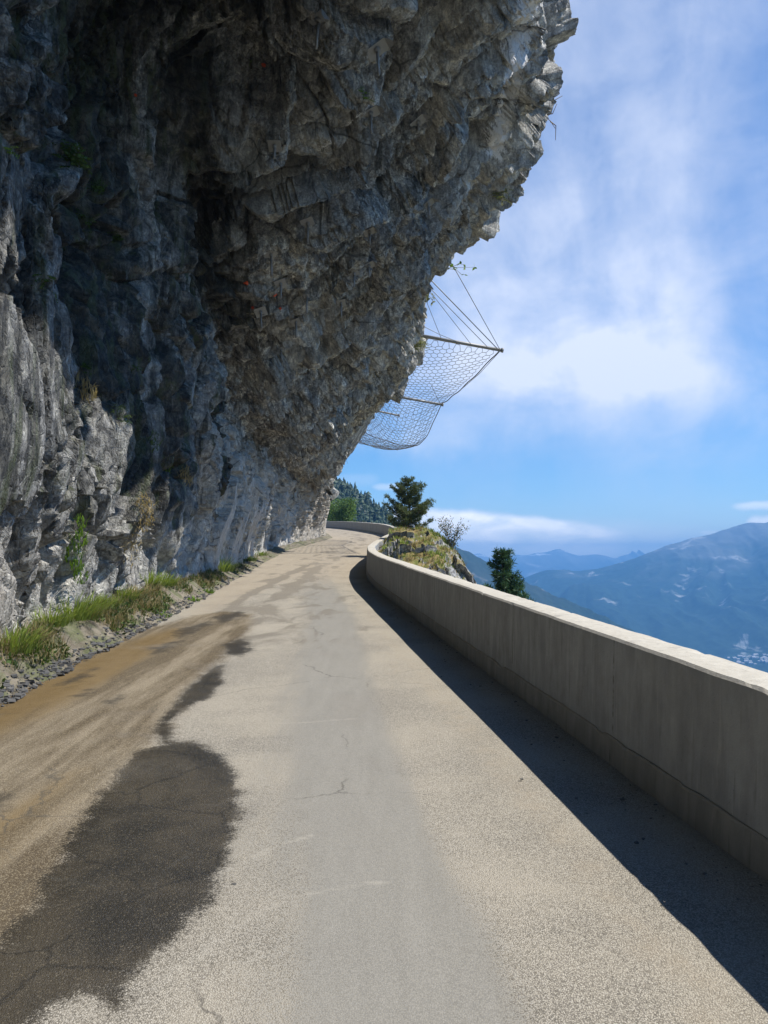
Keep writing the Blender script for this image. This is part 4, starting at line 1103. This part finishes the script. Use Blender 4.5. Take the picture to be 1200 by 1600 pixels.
# second finer layer in the drooping pocket
nb2 = MB()
for k in range(16):
    u_ = 1.05+1.3*k/16; nb2.tube([S(u_+.02*math.sin(k*3+i), i/14)-Vector((0, 0, .04*math.sin(i*2.2+k))) for i in range(15)], .009, 3, False)
for k in range(9):
    v_ = .1+.9*k/9; nb2.tube([S(1.0+1.38*i/24, v_+.02*math.sin(i+k))-Vector((0, 0, .05*math.sin(i*1.7+k*2))) for i in range(25)], .009, 3, False)
npart(nb2, 'mesh_lining', M_CABLE)
q = MB(); q.tube([S(2.4*i/48, 1.0) for i in range(49)], .028, 6); npart(q, 'edge_rope', M_CABLE)
q = MB(); q.tube([S(2.4*i/48, .0) for i in range(49)], .02, 6); npart(q, 'anchor_rope', M_CABLE)
def cable(a, b, r=.017, sag=.0):
    q = MB(); q.tube([a, a.lerp(b, .5)-Vector((0, 0, sag)), b], r, 5); npart(q, 'guy_cable', M_CABLE)
tipc = lambda f: R1.lerp(T1, f)
cable(tipc(.99), at_px(706, 412, 31.8)); cable(tipc(.97), at_px(664, 428, 33.0), .024); cable(tipc(.87), at_px(662, 440, 33.8)); cable(tipc(.70), at_px(660, 440, 34.2), .014)
cable(tipc(.58), at_px(652, 505, 36.5), .014, .05); cable(tipc(.40), at_px(660, 455, 34.4), .013); cable(at_px(658, 460, 35), at_px(657, 500, 36.8), .012)
cable(T1, S(.55, 1.0), .014, .12); cable(R2.lerp(T2, .98), S(.5, .55), .014)

# ------------------------------------------------------------------ loose stones
M_STONE = flat_mat('slate_chips', (.10, .098, .095), .85, 0, .6, 3)
sb = MB()
def stone(c, s):
    vs = [Vector((random.uniform(.5, 1)*sx_, random.uniform(.5, 1)*sy_, random.uniform(.3, .8)*sz_)) for sx_ in (-1, 1) for sy_ in (-1, 1) for sz_ in (-1, 1)]
    M = Matrix.Rotation(random.random()*6.28, 3, 'Z') @ Matrix.Rotation(random.uniform(-.4, .4), 3, 'X')
    sb.add([Vector(c)+M @ Vector((v.x*s, v.y*s*.7, v.z*s*.5)) for v in vs], [(0,1,3,2),(4,6,7,5),(0,4,5,1),(2,3,7,6),(0,2,6,4),(1,5,7,3)], False, random.random())
for _ in range(1700):
    Ys_ = 6+abs(random.gauss(0, 1))*8
    if Ys_ > 48: continue
    d = abs(random.gauss(0, .11)); Xs = float(edge_x(Ys_))-d+random.uniform(-.05, .12)
    hit, loc, nn, i = verge.ray_cast(Vector((Xs, Ys_, 40)), Vector((0, 0, -1)))
    z = loc.z if hit else float(road_z(Ys_)); z = max(z, float(road_z(Ys_))-.03)
    stone((Xs, Ys_, z+.01), .008+.045*random.random()**4)
for _ in range(420):
    Ys_ = random.uniform(5, 13); Xs = float(edge_x(Ys_))+abs(random.gauss(0, .5))
    stone((Xs, Ys_, float(road_z(Ys_))-.022), .004+.012*random.random()**3)
for _ in range(260):
    Ys_ = random.uniform(2.2, 16); Xs = float(wall_x(Ys_))-.05-abs(random.gauss(0, .22))
    stone((Xs, Ys_, float(road_z(Ys_))-.004), .004+.013*random.random()**3)
gx, gy = ground_px(365, 1382); stone((gx, gy, float(road_z(gy))-.002), .016)
tag(sb.build('loose_stones', M_STONE), 'dark slate chips and grit scattered along the road edges', 'stones', kind='stuff')

# ------------------------------------------------------------------ tiny village far below
mtn = [o for o in bpy.data.objects if o.get('label', '').startswith('big blue')][0]
bpy.context.view_layer.update()
vb = MB()
for k in range(34):
    px_ = random.uniform(1120, 1200); pyp = 1033-.10*(px_-1150)+random.gauss(0, 4)
    d = Vector(((px_-600)/F, 1.0, (880-pyp)/F)).normalized(); hit, loc, nn, i = mtn.ray_cast(CAM, d)
    if not hit: continue
    a, b, h = random.uniform(4, 8), random.uniform(3, 6), random.uniform(3, 5); x0, y0, z0 = loc.x, loc.y, loc.z-2
    vb.add([(x0-a, y0-b, z0), (x0+a, y0-b, z0), (x0+a, y0+b, z0), (x0-a, y0+b, z0), (x0-a, y0-b, z0+h), (x0+a, y0-b, z0+h), (x0+a, y0+b, z0+h), (x0-a, y0+b, z0+h), (x0-a, y0, z0+h*1.6), (x0+a, y0, z0+h*1.6)],
           [(0,1,5,4),(1,2,6,5),(2,3,7,6),(3,0,4,7),(4,5,9,8),(6,7,8,9),(5,6,9),(7,4,8)])
tag(vb.build('distant_village', flat_mat('pale_render', (.36, .35, .34), .9, 0, .2, .05)), 'pale far-off village houses on the valley side', 'village', kind='stuff')

# ------------------------------------------------------------------ haze
hb = MB(); hb.box((1500, 4300, -205), (18000, 9400, 850))
hm = bpy.data.materials.new('haze'); hm.use_nodes = True
hm.node_tree.nodes.clear(); hg = G(hm.node_tree)
pv = hg.node('ShaderNodeVolumePrincipled'); ho = hg.node('ShaderNodeOutputMaterial')
pv.inputs['Color'].default_value = (.20, .53, 1.0, 1); pv.inputs['Density'].default_value = 1.0/4000; pv.inputs['Anisotropy'].default_value = 0.0
hg.l.new(pv.outputs[0], ho.inputs['Volume'])
tag(hb.build('haze', hm), 'blue summer haze filling the valley air', 'haze', kind='stuff')

# ------------------------------------------------------------------ sun, sky, camera
sun_v = Vector((1.0, -.10, 1.40)).normalized()
sl = bpy.data.lights.new('sun', 'SUN'); sl.energy = 5.0; sl.angle = math.radians(.5); sl.color = (1.0, .955, .88)
so = link(bpy.data.objects.new('sun', sl)); so.rotation_euler = sun_v.to_track_quat('Z', 'Y').to_euler()
w = bpy.data.worlds.new('World'); scene.world = w; w.use_nodes = True
g = G(w.node_tree); bg = w.node_tree.nodes['Background']
sky = g.node('ShaderNodeTexSky', sky_type='NISHITA'); sky.sun_disc = False
sky.sun_elevation = math.asin(sun_v.z); sky.sun_rotation = math.atan2(sun_v.x, sun_v.y)
sky.altitude = 1400; sky.air_density = 1.0; sky.dust_density = .6; sky.ozone_density = 2.0
dirv = g.node('ShaderNodeTexCoord').outputs['Generated']
dx, dy, dz = g.sep(dirv)
az = g.m('ARCTAN2', dx, dy); el = g.m('ARCSINE', dz)
def px_az(px_): return math.atan((px_-600)/F)
def py_el(px_, py_): return math.atan((880-py_)/F*math.cos(px_az(px_)))
cv = g.node('ShaderNodeCombineXYZ'); g.put(cv.inputs[0], az); g.put(cv.inputs[1], el); ang = cv.outputs[0]
wn = g.noise(ang, 7, 5, .6)
wn2 = g.noise(g.map(ang, (1, 1, 1), loc=(5, 3, 0)), 7, 5, .6)
azw = g.m('ADD', az, g.m('MULTIPLY', g.m('SUBTRACT', wn, .5), .12)); elw = g.m('ADD', el, g.m('MULTIPLY', g.m('SUBTRACT', wn2, .5), .09))
def blob(px_, py_, rx, ry, rot=0.0, a_=None, e_=None, p=1.0):
    A0, E0 = px_az(px_), py_el(px_, py_); u_ = g.m('SUBTRACT', a_ or azw, A0); v_ = g.m('SUBTRACT', e_ or elw, E0)
    c, s = math.cos(rot), math.sin(rot)
    uu = g.m('DIVIDE', g.m('ADD', g.m('MULTIPLY', u_, c), g.m('MULTIPLY', v_, s)), rx/F)
    vv = g.m('DIVIDE', g.m('SUBTRACT', g.m('MULTIPLY', v_, c), g.m('MULTIPLY', u_, s)), ry/F)
    d2 = g.m('ADD', g.m('MULTIPLY', uu, uu), g.m('MULTIPLY', vv, vv))
    return g.m('EXPONENT', g.m('MULTIPLY', d2, -1.0))
fib = g.noise(g.map(ang, (2.1, 1.0, 1), (0, 0, math.radians(38))), 4.2, 7, .56, .5)      # combed cirrus fibres
soft = g.noise(g.map(ang, (1.2, 1.8, 1), (0, 0, .3)), 6, 6, .58, .3)
big = g.m('ADD', g.m('MULTIPLY', blob(960, 130, 400, 460, -.15), .76), g.m('MULTIPLY', blob(830, 520, 260, 160, .0), .75))
big = g.m('ADD', big, g.m('MULTIPLY', blob(880, 590, 250, 55, -.05), .85))
big = g.m('ADD', big, g.m('MULTIPLY', blob(1180, 560, 200, 170, .3), .30))
big = g.m('ADD', big, g.m('MULTIPLY', blob(630, 682, 200, 24, .03), .42))
big = g.m('ADD', big, g.m('MULTIPLY', blob(1048, 690, 60, 26, .3), .30))
tex = g.m('ADD', g.m('MULTIPLY', g.ss(fib, .22, .80), .34), g.m('MULTIPLY', g.ss(soft, .22, .78), .46))
cir = g.m('MULTIPLY', big, g.m('ADD', tex, .28))
# wider sky away from the view: thin random cirrus
far_c = g.m('MULTIPLY', g.ss(g.noise(dirv, 2.2, 6, .6, .8), .52, .80), g.ss(g.m('ABSOLUTE', az), .75, 1.2))
cir = g.m('ADD', cir, g.m('MULTIPLY', far_c, .6))
# long lens-shaped cloud low over the far range: crisp top, faded base
el2 = g.m('ADD', el, g.m('MULTIPLY', g.m('SUBTRACT', g.noise(ang, 24, 5, .6), .5), .010))
az2 = g.m('ADD', az, g.m('MULTIPLY', g.m('SUBTRACT', wn, .5), .03))
def lens(pxc, pyc, rx, up, down, amp, slope=0.0, hard=.35):
    du = g.m('SUBTRACT', az2, px_az(pxc)); u_ = g.m('DIVIDE', du, rx/F)
    v_ = g.m('ADD', g.m('SUBTRACT', el2, py_el(pxc, pyc)), g.m('MULTIPLY', du, slope))
    vt = g.m('DIVIDE', g.m('MAXIMUM', v_, 0.0), up/F); vb_ = g.m('DIVIDE', g.m('MAXIMUM', g.m('MULTIPLY', v_, -1.0), 0.0), down/F)
    d2 = g.m('ADD', g.m('ADD', g.m('MULTIPLY', g.m('MULTIPLY', u_, u_), g.m('MULTIPLY', u_, u_)), g.m('MULTIPLY', vt, vt)), g.m('MULTIPLY', vb_, vb_))
    return g.m('MULTIPLY', g.ss(d2, 1.25, hard), amp)
lt = g.ss(g.noise(g.map(ang, (1, 3, 1)), 16, 6, .6, .4), .30, .72, .62, 1.0)
ln_ = lens(800, 828, 190, 26, 46, .80, .10, .3)
ln_ = g.m('MAXIMUM', ln_, lens(840, 838, 300, 34, 110, .46, .06, -.2))
ln_ = g.m('MAXIMUM', ln_, lens(700, 828, 130, 34, 60, .85, .05, .3))
ln_ = g.m('MAXIMUM', ln_, lens(915, 843, 76, 17, 24, .62, .12, .1))
ln_ = g.m('MULTIPLY', ln_, lt)
for (a_, b_, c_, d_, e_, k_) in ((607, 761, 30, 7, 7, .34), (1188, 788, 38, 7, 9, .5), (1192, 815, 24, 11, 12, .62), (1106, 833, 14, 6, 6, .4), (797, 858, 9, 4, 5, .3), (555, 748, 40, 10, 14, .14)):
    ln_ = g.m('MAXIMUM', ln_, lens(a_, b_, c_, d_, e_, k_, 0, -.3))
mask = g.m('MINIMUM', g.m('ADD', g.m('MULTIPLY', cir, .86), ln_), .93)
hsv = g.node('ShaderNodeHueSaturation'); hsv.inputs['Saturation'].default_value = 1.55; hsv.inputs['Value'].default_value = 1.0; hsv.inputs['Hue'].default_value = .5
g.put(hsv.inputs['Color'], sky.outputs[0])
tint = g.mix(1.0, hsv.outputs[0], (.98, .95, 1.0), 'MULTIPLY')
cloud = g.mix(ln_, (5.5, 5.9, 6.9), (14.0, 12.8, 11.2))
g.put(bg.inputs['Color'], g.mix(mask, tint, cloud)); bg.inputs['Strength'].default_value = .126

cam = bpy.data.cameras.new('camera'); co = link(bpy.data.objects.new('camera', cam))
co.location = CAM; co.rotation_euler = (math.radians(90), 0, 0)
cam.sensor_fit = 'VERTICAL'; cam.sensor_height = 36.0; cam.sensor_width = 27.0; cam.lens = 36.0*F/1600.0
cam.shift_y = 80/1600.0; cam.clip_start = .05; cam.clip_end = 60000
scene.camera = co
scene.view_settings.view_transform = 'Standard'; scene.view_settings.look = 'None'
scene.view_settings.exposure = 0.42; scene.view_settings.gamma = 1.0; scene.view_settings.use_curve_mapping = False
scene.render.film_transparent = False
scene.cycles.use_denoising = True
scene.cycles.max_bounces = 6; scene.cycles.diffuse_bounces = 4; scene.cycles.volume_bounces = 0
